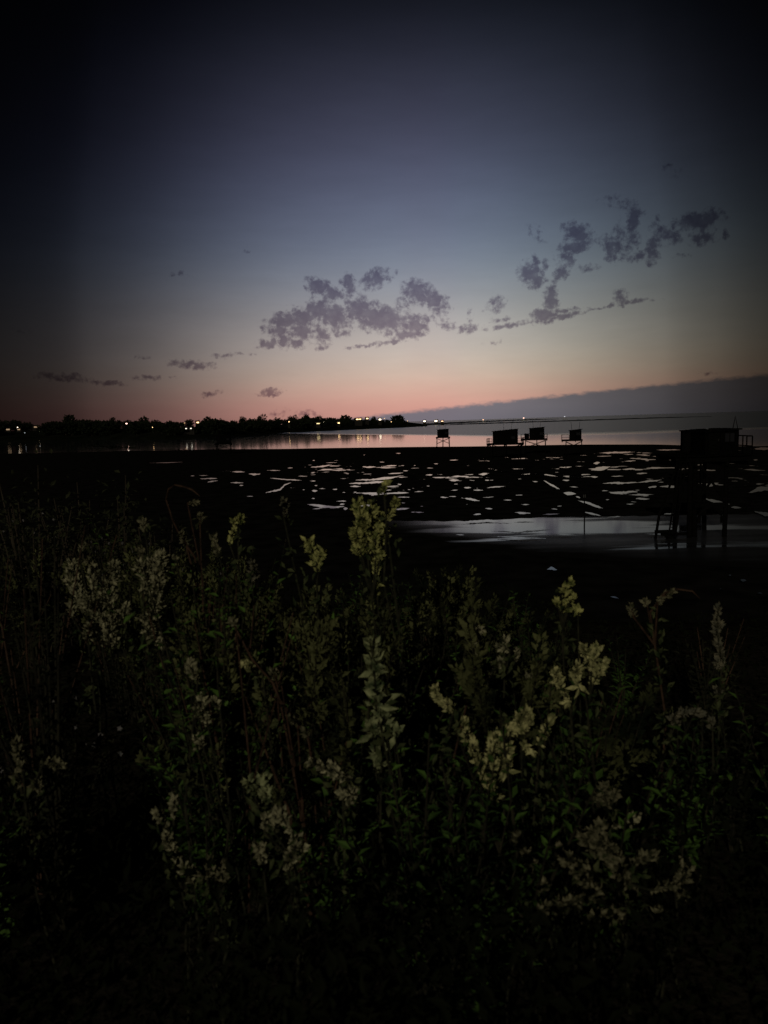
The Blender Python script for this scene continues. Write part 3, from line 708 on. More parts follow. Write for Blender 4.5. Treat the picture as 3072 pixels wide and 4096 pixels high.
def make_hut(px, dist, label, w, dep, wall_h, deck_z, rot=0.0, left=.8, right=.4, slope=.25, legs=4, gnd=-.3, shed=None, masts=True, rail=True, lean=.0, px_is_centre=True, legr=.11):
    g = at_y(px, horizon(px), dist)
    root = empty('fishing_hut', (g.x, g.y, 0), rot)
    x0, x1 = -w/2, w/2
    dk = MB()
    n = int((dep+1.2)/.2)
    for i in range(n):
        y = -.6 + i*.2; dk.box(x0-left, x1+right, y, y+.17, deck_z-.06, deck_z)
    for y in (-.4, dep*.5, dep+.4): dk.box(x0-left, x1+right, y-.08, y+.08, deck_z-.30, deck_z-.062)
    for x in (x0-left+.15, 0, x1+right-.15): dk.box(x-.07, x+.07, -.6, dep+.6, deck_z-.50, deck_z-.302)
    dk.build('deck', M_wood, root)
    wl = MB(); plank_box(wl, x0, x1, 0, dep, deck_z+.004, deck_z+wall_h)
    # top wedge that carries the sloping roof
    a, b_, c, d = (Vector((x0, 0, deck_z+wall_h)), Vector((x1, 0, deck_z+wall_h)), Vector((x1, dep, deck_z+wall_h)), Vector((x0, dep, deck_z+wall_h)))
    up = Vector((0, 0, slope))
    wl.quad(a, b_, b_+up, a); wl.poly([b_, c, c+up, b_+up]); wl.poly([d, c, c+up])
    wl.build('wall', M_plank, root)
    rf = MB(); ov = .18; e = slope/w*ov
    z0 = deck_z+wall_h
    q = [Vector((x0-ov, -ov-.1, z0-e+.01)), Vector((x1+ov, -ov-.1, z0+slope+e+.01)), Vector((x1+ov, dep+ov, z0+slope+e+.01)), Vector((x0-ov, dep+ov, z0-e+.01))]
    t_ = Vector((0, 0, .09)); rf.quad(*q[::-1]); rf.quad(*[v+t_ for v in q])
    for k in range(4): rf.quad(q[k], q[(k+1) % 4], q[(k+1) % 4]+t_, q[k]+t_)
    for k in range(1, 4):
        x = x0 + w*k/4; zz_ = z0 + slope*k/4 + .10
        rf.box(x-.03, x+.03, -ov-.1, dep+ov, zz_, zz_+.035)
    rf.build('roof', M_roof, root)
    dr = MB(); dr.box(x0+.2, x0+.95, -.05, -.024, deck_z+.02, deck_z+min(1.85, wall_h-.1)); do = dr.build('door', M_wood, root)
    hd = MB(); hd.tube([(x0+.85, -.09, deck_z+.9), (x0+.85, -.09, deck_z+1.05)], .015, 5); hd.build('handle', M_metal, do)
    if w > 1.7:
        wn = MB(); wn.box(x1-.95, x1-.3, -.045, -.024, deck_z+.85, deck_z+1.4); wo = wn.build('window', M_glass, root)
        fr = MB()
        for (p0, p1, p2, p3) in ((x1-1.0, x1-.25, deck_z+.78, deck_z+.85), (x1-1.0, x1-.25, deck_z+1.4, deck_z+1.46), (x1-.65, x1-.60, deck_z+.85, deck_z+1.4)): fr.box(p0, p1, -.07, -.046, p2, p3)
        fr.build('frame', M_wood, wo)
    spots = [(x0-left*.5+.1, -.3), (x1+right*.5-.1, -.3), (x1+right*.5-.1, dep+.3), (x0-left*.5+.1, dep+.3)]
    if legs == 6: spots += [(0, -.3), (0, dep+.3)]
    for (x, y) in spots:
        lg = MB(); s_ = 1 if x > 0 else -1
        lg.tube([(x + s_*lean*(deck_z-gnd), y + rnd.uniform(-.1, .1), gnd), (x + s_*lean*.5*(deck_z-gnd)+rnd.uniform(-.04, .04), y, deck_z*.5), (x, y, deck_z-.08)], [legr*1.1, legr, legr*.95], 7)
        lg.build('leg', M_wood, root)
    br = MB()
    xl, xr = spots[0][0], spots[1][0]
    for y in (-.3-legr-.03, dep+.3+legr+.03):
        br.tube([(xl + -lean*.5*deck_z, y, deck_z*.42), (xr, y, deck_z-.45)], .05, 5)
        br.tube([(xr + lean*.5*deck_z, y-.08, deck_z*.42), (xl, y-.08, deck_z-.45)], .05, 5)
    br.build('brace', M_wood, root)
    if rail:
        lx, rx = x0-left+.06, x1+right-.06
        if left > .5: railing(root, [(x0-.08, -.55, deck_z), (lx, -.55, deck_z), (lx, dep+.5, deck_z)])
        if right > .5: railing(root, [(x1+.08, -.55, deck_z), (rx, -.55, deck_z), (rx, dep+.5, deck_z)])
    if masts:
        for s_ in (-1, 1):
            mm = MB(); mm.tube([(s_*.5, dep+.5, deck_z), (s_*.9, dep+3.2, deck_z+wall_h+1.8)], [.05, .025], 5); mm.build('net_pole', M_wood, root)
    if shed:
        sx0, sx1, sh = shed
        sb = MB(); plank_box(sb, sx0, sx1, .3, .3+min(1.2, dep-.4), deck_z+.004, deck_z+sh); so_ = sb.build('storage_box', M_plank, root)
        li = MB(); li.box(sx0-.05, sx1+.05, .25, .35+min(1.2, dep-.4), deck_z+sh+.004, deck_z+sh+.05); li.build('lid', M_roof, so_)
    tag(root, label, 'fishing hut', 'fishing huts on stilts')
    return root
make_hut(890, 222, 'faint fishing hut on stilts standing alone on the left of the bay', 3.9, 3, 2.2, 3.25, .12, .3, .3, .2, slope=.15) if False else \
make_hut(890, 222, 'faint fishing hut on stilts standing alone on the left of the bay', 3.9, 3, 2.2, 3.25, .12, .3, .3, slope=.15)
make_hut(1771, 214, 'small square fishing hut on tall thin stilts, leftmost of the central four', 3.2, 3, 2.05, 3.3, -.06, .45, .4, slope=.12, lean=.03, legs=6, legr=.09)
make_hut(2017, 150, 'widest fishing hut of the group, with railed decks at both ends', 4.7, 3.2, 2.4, 3.05, -.28, 1.2, 1.2, slope=.35, legs=6)
make_hut(2147, 165, 'taller fishing hut with a low storage box on its left deck', 3.2, 3, 2.25, 3.35, -.20, 1.9, .7, slope=.22, shed=(-2.7, -1.75, 1.15), legs=6, legr=.09)
make_hut(2302, 150, 'small fishing hut with a railed deck on its left, last of the central four', 2.3, 2.4, 1.75, 3.4, -.25, 1.6, .25, slope=.22, lean=.03, legr=.08)
make_hut(2775, 82, 'farther small cabin of the two dark huts at the right', 2.2, 2.4, 2.15, 3.85, -.3, .5, .2, slope=.12, masts=False, rail=True, legs=6)

# nearest hut: heavy piles, access ladder, knee braces
def near_hut():
    d = 48.0; px = 2890
    g = at_y(px, horizon(px), d); root = empty('fishing_hut', (g.x, d, 0), -.0)
    def X(p, y=None):  # photograph column -> local x
        return at_y(p, horizon(p), d).x - g.x
    xl, xr = X(2824), X(2958); dz, wt, dep = 5.3, 6.72, 2.3
    wl = MB(); plank_box(wl, xl, xr, 0, dep, dz+.004, wt)
    w_ = xr - xl
    a, b_, c, e = Vector((xl, 0, wt)), Vector((xr, 0, wt)), Vector((xr, dep, wt)), Vector((xl, dep, wt)); up = Vector((0, 0, .12))
    wl.quad(a, b_, b_+up, a); wl.poly([b_, c, c+up, b_+up]); wl.poly([e, c, c+up]); wl.build('wall', M_plank, root)
    rf = MB(); q = [Vector((xl-.12, -.2, wt-.0)), Vector((xr+.12, -.2, wt+.135)), Vector((xr+.12, dep+.2, wt+.135)), Vector((xl-.12, dep+.2, wt-.0))]
    t_ = Vector((0, 0, .08)); rf.quad(*q[::-1]); rf.quad(*[v+t_ for v in q])
    for k in range(4): rf.quad(q[k], q[(k+1) % 4], q[(k+1) % 4]+t_, q[k]+t_)
    for k in range(1, 5):
        x = xl + w_*k/5; rf.box(x-.03, x+.03, -.2, dep+.2, wt+.135*k/5+.085, wt+.135*k/5+.12)
    rf.build('roof', M_roof, root)
    dr = MB(); dr.box(xl+.2, xl+.9, -.05, -.024, dz+.02, dz+1.7); do = dr.build('door', M_wood, root)
    hd = MB(); hd.tube([(xl+.82, -.09, dz+.85), (xl+.82, -.09, dz+1.0)], .015, 5); hd.build('handle', M_metal, do)
    wn = MB(); wn.box(xr-.9, xr-.3, -.045, -.024, dz+.8, dz+1.35); wo = wn.build('window', M_glass, root)
    fr = MB()
    for (p0, p1, p2, p3) in ((xr-.95, xr-.25, dz+.74, dz+.80), (xr-.95, xr-.25, dz+1.35, dz+1.41), (xr-.62, xr-.58, dz+.80, dz+1.35)): fr.box(p0, p1, -.07, -.046, p2, p3)
    fr.build('frame', M_wood, wo)
    dl, dr_ = X(2690), X(2990)
    dk = MB(); y = -.9
    while y < dep+.7: dk.box(dl, dr_, y, y+.17, dz-.07, dz); y += .2
    for yy in (-.6, dep+.4): dk.box(dl, dr_, yy-.1, yy+.1, dz-.42, dz-.072)
    for x in (dl+.2, X(2765), X(2890), dr_-.2): dk.box(x-.09, x+.09, -.9, dep+.7, dz-.68, dz-.422)
    dk.build('deck', M_wood, root)
    railing(root, [(xr+.1, -.85, dz), (dr_-.06, -.85, dz), (dr_-.06, dep+.6, dz)], 1.15)
    def pile(pts, r_, name='pile'):
        p = MB(); p.tube(pts, r_, 9); p.build(name, M_wood, root)
    x = X(2893); pile([(x-.02, -.6, -.4), (x+.03, -.6, 2.2), (x, -.6, dz-.45)], [.15, .14, .13])
    pile([(x+.1, dep+.3, -.4), (x, dep+.3, 2.2), (x, dep+.3, dz-.45)], [.15, .14, .13])
    x = X(2752); pile([(x, -.6, -.4), (x-.03, -.6, 2.2), (x, -.6, dz-.45)], [.17, .16, .15])
    x = X(2775); pile([(x+.08, -.35, -.4), (x, -.4, 2.0), (x, -.4, dz-.45)], [.16, .15, .14])
    pile([(x-.1, dep+.3, -.4), (x, dep+.3, 2.2), (x, dep+.3, dz-.45)], [.16, .15, .14])
    pile([(X(2612), -.6, -.3), (X(2628), -.6, 1.5), (X(2700), -.6, dz-.45)], [.09, .085, .08], 'raking_strut')
    # rounded knee braces between the two main piles, and more outside
    kb = MB(); xa, xb = X(2778)+.14, X(2893)-.16; cz = 2.1
    arc = []
    for i in range(13):
        th = math.pi * i/12; arc.append(((xa+xb)/2 - (xb-xa)/2*math.cos(th), -.6, .95 + 1.0*math.sin(th)**.8 + (.0)))
    kb.tube(arc, .12, 6)
    kb.box(xa-.3, xb+.3, -.70, -.5, 1.98, 2.25)
    kb.tube([(xa-.2, -.6, 2.3), (xb, -.6, dz-.6)], .08, 6); kb.tube([(xb+.1, -.75, 2.3), (xa, -.75, dz-.6)], .08, 6)
    kb.build('brace', M_wood, root)
    lb = MB(); lb.box(X(2612), X(2692), -.66, -.54, .40, .58); lb.box(X(2640), X(2780), -.5, -.4, .18, .36)
    lb.tube([(X(2660), -.6, .3), (X(2690), -.6, -.2)], [.2, .26], 7)
    lb.build('landing_beam', M_wood, root)
    la = MB()
    p0, p1 = Vector((X(2668), -1.1, .1)), Vector((X(2716), -1.0, dz+.2))
    for s_ in (-.22, .22): la.tube([p0 + Vector((s_, 0, 0)), p1 + Vector((s_, 0, 0))], .05, 6)
    for i in range(1, 15):
        p = p0.lerp(p1, i/15); la.tube([p + Vector((-.22, 0, 0)), p + Vector((.22, 0, 0))], .03, 5)
    la.build('ladder', M_wood, root)
    mm = MB(); mm.tube([(X(2938), .2, wt+.1), (X(2948), .2, wt+1.0)], [.03, .015], 6); mm.build('net_pole', M_wood, root)
    mm = MB(); mm.tube([(X(2960), .2, wt+.1), (X(2949), .2, wt+.9)], [.025, .015], 6); mm.build('net_pole', M_wood, root)
    tag(root, 'nearest fishing hut at the right on heavy piles with a leaning ladder', 'fishing hut', 'fishing huts on stilts')
near_hut()
# thin marker stake in the stream
sk = empty('marker_stake', on_z(2337, 2112, 0))
mb = MB(); mb.tube([(0, 0, -.4), (.02, 0, 1.0), (0, 0, 2.5)], [.05, .045, .035], 6); mb.build('stake', M_wood, sk)
mb = MB(); mb.box(-.09, .09, -.02, .02, 2.2, 2.42); mb.build('marker_plate', M_metal, sk)
tag(sk, 'thin upright stake in the bright stream left of the nearest hut', 'stake')

# ------------------------------------------------------------------ foreground plants
VEG = [(0, 1900), (250, 1880), (420, 1900), (560, 2060), (760, 2130), (900, 2150), (1100, 2230), (1250, 2280), (1450, 2230), (1600, 2260), (1750, 2200), (1900, 2230), (2100, 2330), (2300, 2430), (2500, 2450), (2700, 2420), (2900, 2420), (3072, 2350)]
def ground_hit(px, py):
    lo, hi = .5, 30.0
    d = ray(px, py); d = d / d.y
    for _ in range(40):
        mid = (lo+hi)/2; p = EYE + d*mid
        if p.z > bank_z(p.x, p.y): lo = mid
        else: hi = mid
    return lo
def plant_depth(px, py, cap=2.9, k=.76):
    return min(cap, ground_hit(px, py) * k)

def spike(mb, pts, rad, size, dens=1.0, tip=.35, flat=.0, up=.35):
    """tapering seed spike: many small leaf clumps set round a curved axis"""
    L = sum((b_-a).length for a, b_ in zip(pts, pts[1:]))
    n = int(L / size * 9 * dens * max(1, rad/size*.8)) + 4
    tot = 0; acc = []
    for a, b_ in zip(pts, pts[1:]): acc.append((tot, (b_-a).length, a, b_)); tot += (b_-a).length
    for i in range(n):
        s_ = rnd.random() ** .9
        dd = s_*tot
        for (o_, l_, a, b_) in acc:
            if dd <= o_ + l_ + 1e-9: break
        ax = (b_-a).normalized(); c = a + ax*(dd-o_)
        taper = tip + (1-tip)*math.sin(math.pi*min(1, .12 + .88*(1-s_)) ** .8) if True else 1
        clump = .62 + .8*mnoise.noise(c*30)
        r_ = rad*.86*taper*max(.2, clump)*math.sqrt(rnd.random())
        o = ax.orthogonal().normalized(); o.rotate(Matrix.Rotation(rnd.uniform(0, 6.283), 3, ax))
        p = c + o*r_
        d = (o*.75 + ax*(.55 + .5*s_) + rv(.5)).normalized()
        z = size*rnd.uniform(.8, 2.1)*(.5+.5*taper)
        mb.leaf(p, d, (Vector((0, -1, .4)) + rv(.9)), z, z*rnd.uniform(.38, .68))
def spine(P, depth, wob=.04):
    """photograph pixels -> a line in space around `depth` metres away"""
    return [at_y(x, y, depth + rnd.uniform(-wob, wob)) for x, y in P]
def stem_to_ground(p, lean=None):
    q = Vector((p.x + rnd.uniform(-.12, .12), p.y + rnd.uniform(.0, .12), 0)); q.z = bank_z(q.x, q.y) - .03
    mid = p.lerp(q, .45) + Vector((rnd.uniform(-.06, .06), rnd.uniform(-.02, .04), 0))
    return [q, mid, p]
def key_plant(name, label, cat, group, lines, mleaf, depth=None, size=.014, mstem=None, dens=1.0, leaves=None, extra=None):
    """lines = [(pixel polyline tip..base, pixel radius)]; every branch is its own leaf part"""
    x0, y0 = lines[0][0][-1]
    D = depth or plant_depth(x0, y0)
    root_top = at_y(x0, y0, D)
    st = stem_to_ground(root_top)
    root = empty(name, st[0])
    off = root.location
    loc = lambda v: v - off
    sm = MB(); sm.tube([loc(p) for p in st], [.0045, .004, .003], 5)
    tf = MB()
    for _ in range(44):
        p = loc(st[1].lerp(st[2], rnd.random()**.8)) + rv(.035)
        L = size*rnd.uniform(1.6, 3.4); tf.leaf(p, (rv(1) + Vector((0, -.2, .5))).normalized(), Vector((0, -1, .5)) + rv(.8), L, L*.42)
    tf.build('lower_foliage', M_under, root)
    for P, rpx in lines:
        pts = spine(P[::-1], D)      # base .. tip
        if (pts[0]-root_top).length > .09:
            sm.tube([loc(p) for p in stem_to_ground(pts[0])], [.004, .0035, .0025], 5)
        elif (pts[0]-root_top).length > .02:
            sm.tube([loc(p) for p in (st[1].lerp(root_top, .7), pts[0])], [.004, .003], 5)
        sm.tube([loc(p) for p in pts], [.0035]*(len(pts)-1) + [.0012], 5)
        if rpx:
            mb = MB(); spike(mb, [loc(p) for p in pts], rpx*D/F, size, dens)
            mb.build('seed_spike' if not leaves else leaves, mleaf, root)
    if extra:
        mb = MB()
        for P, rpx in lines:
            pts = spine(P[::-1], D)
            for _ in range(extra):
                k = rnd.randrange(len(pts)-1); p = loc(pts[k].lerp(pts[k+1], rnd.random()))
                d = (rv(1) + Vector((0, -.3, .5))).normalized(); mb.leaf(p, d, Vector((0, -1, .4)) + rv(.7), size*rnd.uniform(2.2, 3.6), size*1.2)
        mb.build('foliage', mleaf, root)
    sm.build('stem', mstem or M_stem, root)
    tag(root, label, cat, group)
    return root

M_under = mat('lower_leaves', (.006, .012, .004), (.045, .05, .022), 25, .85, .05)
G1 = 'pale seeding plants in the foreground'
key_plant('seeding_plant', 'tall pale seeding plant in the middle rising against the tidal pools', 'plant', G1,
  [([(1432,2015),(1450,2075),(1462,2130),(1470,2215)], 46), ([(1488,2015),(1484,2060),(1472,2120)], 38), ([(1425,2120),(1432,2180),(1448,2225)], 30),
   ([(1528,2060),(1508,2110),(1500,2170),(1505,2230)], 30), ([(1535,2110),(1530,2170),(1520,2240)], 24), ([(1420,2190),(1440,2230)], 20), ([(1530,2215),(1522,2260)], 16), ([(1500,2240),(1500,2300),(1510,2400)], 10)], M_yellow, 2.6, .0125, extra=3)
key_plant('seeding_plant', 'thin upright stem with a small leafy tip right of the tall middle plant', 'plant', G1,
  [([(1552,1930),(1540,1945),(1536,1985)], 10), ([(1540,1985),(1545,2060),(1542,2200),(1535,2330)], 0), ([(1588,2002),(1572,2030),(1545,2062)], 14), ([(1570,2045),(1545,2085)], 8)], M_yellow, 2.62, .012, M_stem)
key_plant('seeding_plant', 'small pale forked plant left of the tall middle plant', 'plant', G1,
  [([(1222,2168),(1240,2172),(1252,2205),(1266,2255)], 22), ([(1296,2205),(1282,2225),(1268,2258)], 15), ([(1262,2220),(1266,2262),(1268,2290)], 16)], M_yellow, 2.55, .0125, extra=4)
key_plant('seeding_plant', 'yellowish round headed stalk between the left bush and the middle plant', 'plant', G1,
  [([(968,2070),(958,2085),(950,2105)], 22), ([(935,2085),(940,2100)], 14), ([(940,2100),(925,2150),(922,2185)], 6)], M_yellow, 2.8, .013)
GL = 'pale beige seed bushes on the left'
key_plant('seeding_bush', 'pale beige bush at the left, its outer left plume', 'bush', GL,
  [([(288,2245),(292,2310),(310,2390),(345,2450)], 39), ([(372,2262),(376,2310),(372,2360)], 21), ([(285,2420),(290,2470)], 18)], M_grey, 2.75, .0135)
key_plant('seeding_bush', 'pale beige bush at the left, its broad middle plumes', 'bush', GL,
  [([(455,2258),(452,2300),(425,2350),(440,2420),(470,2500)], 39), ([(345,2390),(390,2440),(400,2530)], 44), ([(430,2470),(440,2530),(435,2590)], 55), ([(370,2500),(350,2560)], 31), ([(500,2430),(505,2490)], 29)], M_grey, 2.7, .0135)
key_plant('seeding_bush', 'pale beige bush at the left, its tall right plumes', 'bush', GL,
  [([(650,2225),(620,2245),(590,2300),(570,2380)], 44), ([(690,2235),(640,2260),(630,2340),(620,2430)], 39), ([(560,2260),(575,2300)], 29), ([(640,2320),(620,2420),(600,2510)], 44), ([(570,2460),(600,2520),(650,2565)], 34), ([(640,2580),(648,2540)], 18)], M_grey, 2.72, .0135)
key_plant('seeding_bush', 'upper plume with bits of white behind the left beige bush', 'bush', GL,
  [([(560,2195),(575,2225),(590,2240)], 23), ([(330,2180),(318,2215)], 21), ([(345,2240),(380,2260)], 16)], M_dim, 2.95, .013)
key_plant('lance_leaf_shoot', 'upright shoot with lance leaves in the centre of the foreground', 'plant', G1,
  [([(1484,2560),(1492,2650),(1502,2760)], 26), ([(1495,2700),(1510,2800),(1520,2900)], 34), ([(1540,2800),(1535,2860),(1528,2940)], 22), ([(1515,2980),(1530,3040),(1515,3110)], 26), ([(1590,2915),(1582,2950)], 9), ([(1485,2900),(1495,2950)], 16)], M_lance, 2.15, .018, dens=.75, extra=7)
key_plant('seeding_plant', 'bright pale spiked plant right of centre with branching tips', 'plant', G1,
  [([(1738,2752),(1752,2795),(1790,2820),(1812,2850)], 18), ([(1838,2880),(1862,2935),(1890,2980),(1915,3040),(1950,3100)], 24), ([(2108,2848),(2075,2895),(2020,2930),(1985,3000),(1960,3080)], 34),
   ([(1990,2930),(1970,2980),(1950,3060)], 34), ([(2040,2980),(2010,3050),(1985,3110)], 22), ([(1955,3060),(1965,3140),(1985,3200)], 36), ([(2030,3050),(2020,3110)], 24), ([(2120,2870),(2098,2915),(2040,2930)], 14), ([(1900,3000),(1930,3100)], 20), ([(2140,3020),(2085,2960)], 8)], M_pale, 2.05, .0125, extra=2)
key_plant('seeding_plant', 'small pale side spike just right of the bright branching plant', 'plant', G1,
  [([(2205,2870),(2185,2910),(2160,2960)], 16), ([(2180,2930),(2155,2985)], 12)], M_pale, 2.1, .012)
key_plant('seeding_plant', 'pale plant with pointed upper leaves at right of centre', 'plant', G1,
  [([(2392,2588),(2375,2640),(2365,2700)], 24), ([(2330,2588),(2345,2620),(2360,2680)], 16), ([(2420,2640),(2400,2680),(2370,2740)], 20), ([(2312,2655),(2300,2700),(2318,2755)], 16)], M_pale, 2.3, .014, extra=3)
key_plant('seeding_plant', 'slanting pale spike left of the pointed leaves at right of centre', 'plant', G1,
  [([(2223,2685),(2235,2735),(2258,2775),(2278,2800)], 17), ([(2258,2820),(2285,2795)], 14)], M_pale, 2.25, .013)
key_plant('seeding_plant', 'pale leaf tips standing against the dark beach at the right', 'plant', G1,
  [([(2288,2322),(2262,2350),(2245,2372)], 13), ([(2268,2370),(2255,2392)], 10), ([(2296,2388),(2280,2405)], 9), ([(2315,2432),(2312,2465)], 13), ([(2222,2405),(2235,2435)], 11), ([(2262,2420),(2265,2440)], 9)], M_yellow, 2.6, .014, extra=2)
key_plant('seeding_plant', 'large dull spreading plant at the lower right, its upper stem', 'plant', G1,
  [([(2402,3280),(2405,3320),(2400,3370)], 15), ([(2322,3340),(2350,3375),(2390,3395)], 14), ([(2360,3330),(2400,3370),(2450,3410),(2450,3460)], 44), ([(2450,3410),(2480,3480),(2500,3530),(2560,3585)], 36), ([(2400,3400),(2360,3400)], 26)], M_dim, 1.8, .0125)
key_plant('seeding_plant', 'large dull spreading plant at the lower right, its left fronds', 'plant', G1,
  [([(2225,3388),(2262,3430),(2310,3470),(2370,3490)], 24), ([(2310,3460),(2350,3520),(2380,3560)], 46), ([(2400,3560),(2320,3600),(2220,3620),(2130,3670)], 34), ([(2480,3655),(2400,3660),(2330,3690)], 18)], M_dim, 1.75, .0125)
key_plant('seeding_plant', 'large dull spreading plant at the lower right, its right fronds', 'plant', G1,
  [([(2628,3412),(2580,3430),(2530,3455)], 18), ([(2740,3450),(2745,3500),(2710,3540),(2600,3560)], 26), ([(2725,3580),(2700,3530)], 16), ([(2640,3640),(2645,3670)], 18)], M_dim, 1.8, .0125)
key_plant('seeding_plant', 'single pale feathery spike pointing right at the lower right', 'plant', G1,
  [([(2565,3262),(2520,3280),(2470,3300),(2442,3315)], 15)], M_grey, 1.95, .012)
key_plant('seeding_plant', 'dull leafy top above the spreading plant at the lower right', 'plant', G1,
  [([(2410,3140),(2420,3180),(2430,3230)], 20), ([(2370,3170),(2400,3200)], 14), ([(2465,3170),(2445,3220)], 12)], M_dim, 2.0, .013)
key_plant('seeding_plant', 'thin beaded stalk left of the spreading plant at the lower right', 'plant', G1,
  [([(2065,3330),(2085,3390),(2130,3450),(2155,3500),(2165,3560)], 13), ([(2180,3530),(2165,3580)], 12)], M_dim, 1.9, .012)
key_plant('seeding_plant', 'pale spike clump low and left of centre', 'plant', G1,
  [([(1120,3240),(1140,3290),(1170,3330)], 20), ([(1190,3350),(1180,3390),(1155,3450),(1150,3490)], 30), ([(1065,3265),(1058,3330)], 9), ([(1100,3245),(1098,3330)], 12), ([(1036,3385),(1045,3420),(1055,3480)], 20), ([(1210,3385),(1180,3410)], 10)], M_grey, 1.8, .0125)
key_plant('seeding_plant', 'pale leaf pair above the clump low and left of centre', 'plant', G1,
  [([(1055,3110),(1035,3140),(1020,3190)], 18), ([(990,3120),(998,3160)], 10), ([(1065,3170),(1060,3200)], 8)], M_lance, 1.95, .015)
key_plant('seeding_plant', 'slanting pale twig low in the middle, left of the lance shoot', 'plant', G1,
  [([(1242,3048),(1290,3065),(1330,3090),(1370,3110)], 13), ([(1300,3055),(1350,3090),(1400,3120)], 20), ([(1355,3165),(1390,3190),(1415,3180)], 18), ([(1410,3150),(1395,3230)], 12)], M_grey, 1.95, .012)
key_plant('seeding_plant', 'beaded pale stalk curving down at the lower left', 'plant', G1,
  [([(628,3255),(650,3280),(672,3310)], 13), ([(665,3345),(680,3380),(710,3430),(745,3500)], 17), ([(695,3180),(698,3220),(694,3265)], 8), ([(735,3460),(770,3530)], 18)], M_grey, 1.85, .012)
key_plant('seeding_plant', 'star shaped leafy tip beside the beaded stalk at the lower left', 'plant', G1,
  [([(838,3435),(838,3480),(832,3520)], 8), ([(888,3465),(860,3490),(830,3515)], 11), ([(895,3500),(860,3505)], 9), ([(800,3480),(830,3520)], 7)], M_dim, 1.85, .012)
key_plant('flowering_stalk', 'stalk of small pale flowers left of centre in the dark', 'plant', G1,
  [([(758,2648),(772,2690),(790,2730)], 16), ([(808,2790),(815,2830)], 14), ([(850,2800),(880,2835)], 14), ([(800,2820),(810,2870),(830,2900)], 22), ([(785,2950),(795,3010)], 14), ([(805,2960),(812,2985)], 11)], M_grey, 2.2, .013)
key_plant('flowering_stalk', 'faint stalk at the left edge of the lower foreground', 'plant', G1,
  [([(60,2955),(68,3000),(80,3040),(92,3090)], 11), ([(250,3060),(200,3050),(170,3060)], 16), ([(70,3100),(100,3140)], 18), ([(150,3130),(160,3170)], 22)], M_dim, 2.1, .013)
key_plant('flowering_stalk', 'pale white flowered sprigs right of the lance shoot', 'plant', G1,
  [([(2025,2550),(2020,2590)], 14), ([(2000,2640),(2015,2680)], 12), ([(1990,2590),(2040,2600)], 14), ([(2070,2600),(2060,2650)], 12), ([(1960,2660),(1950,2720)], 16), ([(2110,2700),(2120,2720)], 10)], M_grey, 2.5, .012, dens=.7)
key_plant('flowering_stalk', 'curled brownish stalk tip between the sprigs and the middle plant', 'plant', G1,
  [([(1938,2520),(1920,2515),(1912,2560),(1908,2640)], 7)], M_grey, 2.5, .011, M_red)
key_plant('flowering_stalk', 'thin pale leaf catching light left of the reddish stalk', 'plant', G1,
  [([(965,2655),(1000,2657),(1045,2660)], 6)], M_pale, 2.3, .012)
M_faint = mat('faint_leaves', (.04, .04, .028), (.09, .08, .05), 40)
GD = 'dry bent stalks in the dark foreground'
key_plant('dry_stalk', 'dry reddish stalk running diagonally left of centre', 'dry stalk', GD,
  [([(925,2475),(945,2520),(1010,2640),(1090,2730),(1120,2800),(1165,2860),(1230,2950),(1250,3040)], 0), ([(930,2480),(945,2510)], 12), ([(1090,2680),(1105,2720)], 14), ([(1160,2870),(1190,2895)], 10), ([(1215,2920),(1235,2950)], 14)], M_dim, 2.3, .012, M_red)
key_plant('dry_stalk', 'tall arching dry stalk in the dark above the left bush', 'dry stalk', GD,
  [([(800,1985),(770,1960),(740,1948),(700,1940),(675,1955),(665,2000),(690,2080),(730,2160),(780,2230)], 0), ([(790,2010),(750,2012)], 9), ([(805,2060),(800,2100)], 9), ([(725,2130),(745,2180)], 12)], M_dim, 2.9, .012, M_red)
key_plant('dry_stalk', 'pale slim stalk tip just left of the yellowish round headed stalk', 'dry stalk', GD, [([(852,2145),(865,2190),(880,2240)], 11)], M_dim, 2.75, .012)
key_plant('dry_stalk', 'thin curled dim stalk between the round headed stalk and the forked plant', 'dry stalk', GD, [([(1130,2000),(1145,2025),(1135,2070)], 6)], M_faint, 2.75, .011)
key_plant('dry_stalk', 'short yellowish stalk tip above the gap in the left beige bush', 'dry stalk', GD, [([(572,2085),(580,2130)], 12)], M_dim, 2.75, .012)
key_plant('dry_stalk', 'dim leafy tip right below the yellowish round headed stalk', 'dry stalk', GD, [([(1010,2250),(1030,2300),(1010,2330)], 14)], M_faint, 2.7, .013, extra=3)
key_plant('dry_stalk', 'dim arching stem with a leaf on the right against the beach', 'dry stalk', GD,
  [([(2800,2395),(2770,2365),(2710,2357),(2660,2370),(2600,2450)], 0), ([(2690,2365),(2650,2390),(2630,2410)], 14), ([(2580,2405),(2590,2430)], 12), ([(2520,2430),(2535,2470)], 18)], M_dim, 2.7, .013, M_red)
key_plant('dry_stalk', 'tall faint stalk near the right edge', 'dry stalk', GD,
  [([(2875,2420),(2865,2500),(2880,2600),(2885,2670)], 14), ([(2880,2640),(2870,2680)], 22), ([(2870,2750),(2875,2800)], 14)], M_faint, 2.6, .013)
key_plant('dry_stalk', 'faint curved leaf cluster low near the right edge', 'dry stalk', GD,
  [([(2800,2850),(2740,2845),(2700,2860)], 13), ([(2690,2870),(2705,2900)], 10), ([(2840,2880),(2850,2910)], 14)], M_faint, 2.3, .013)

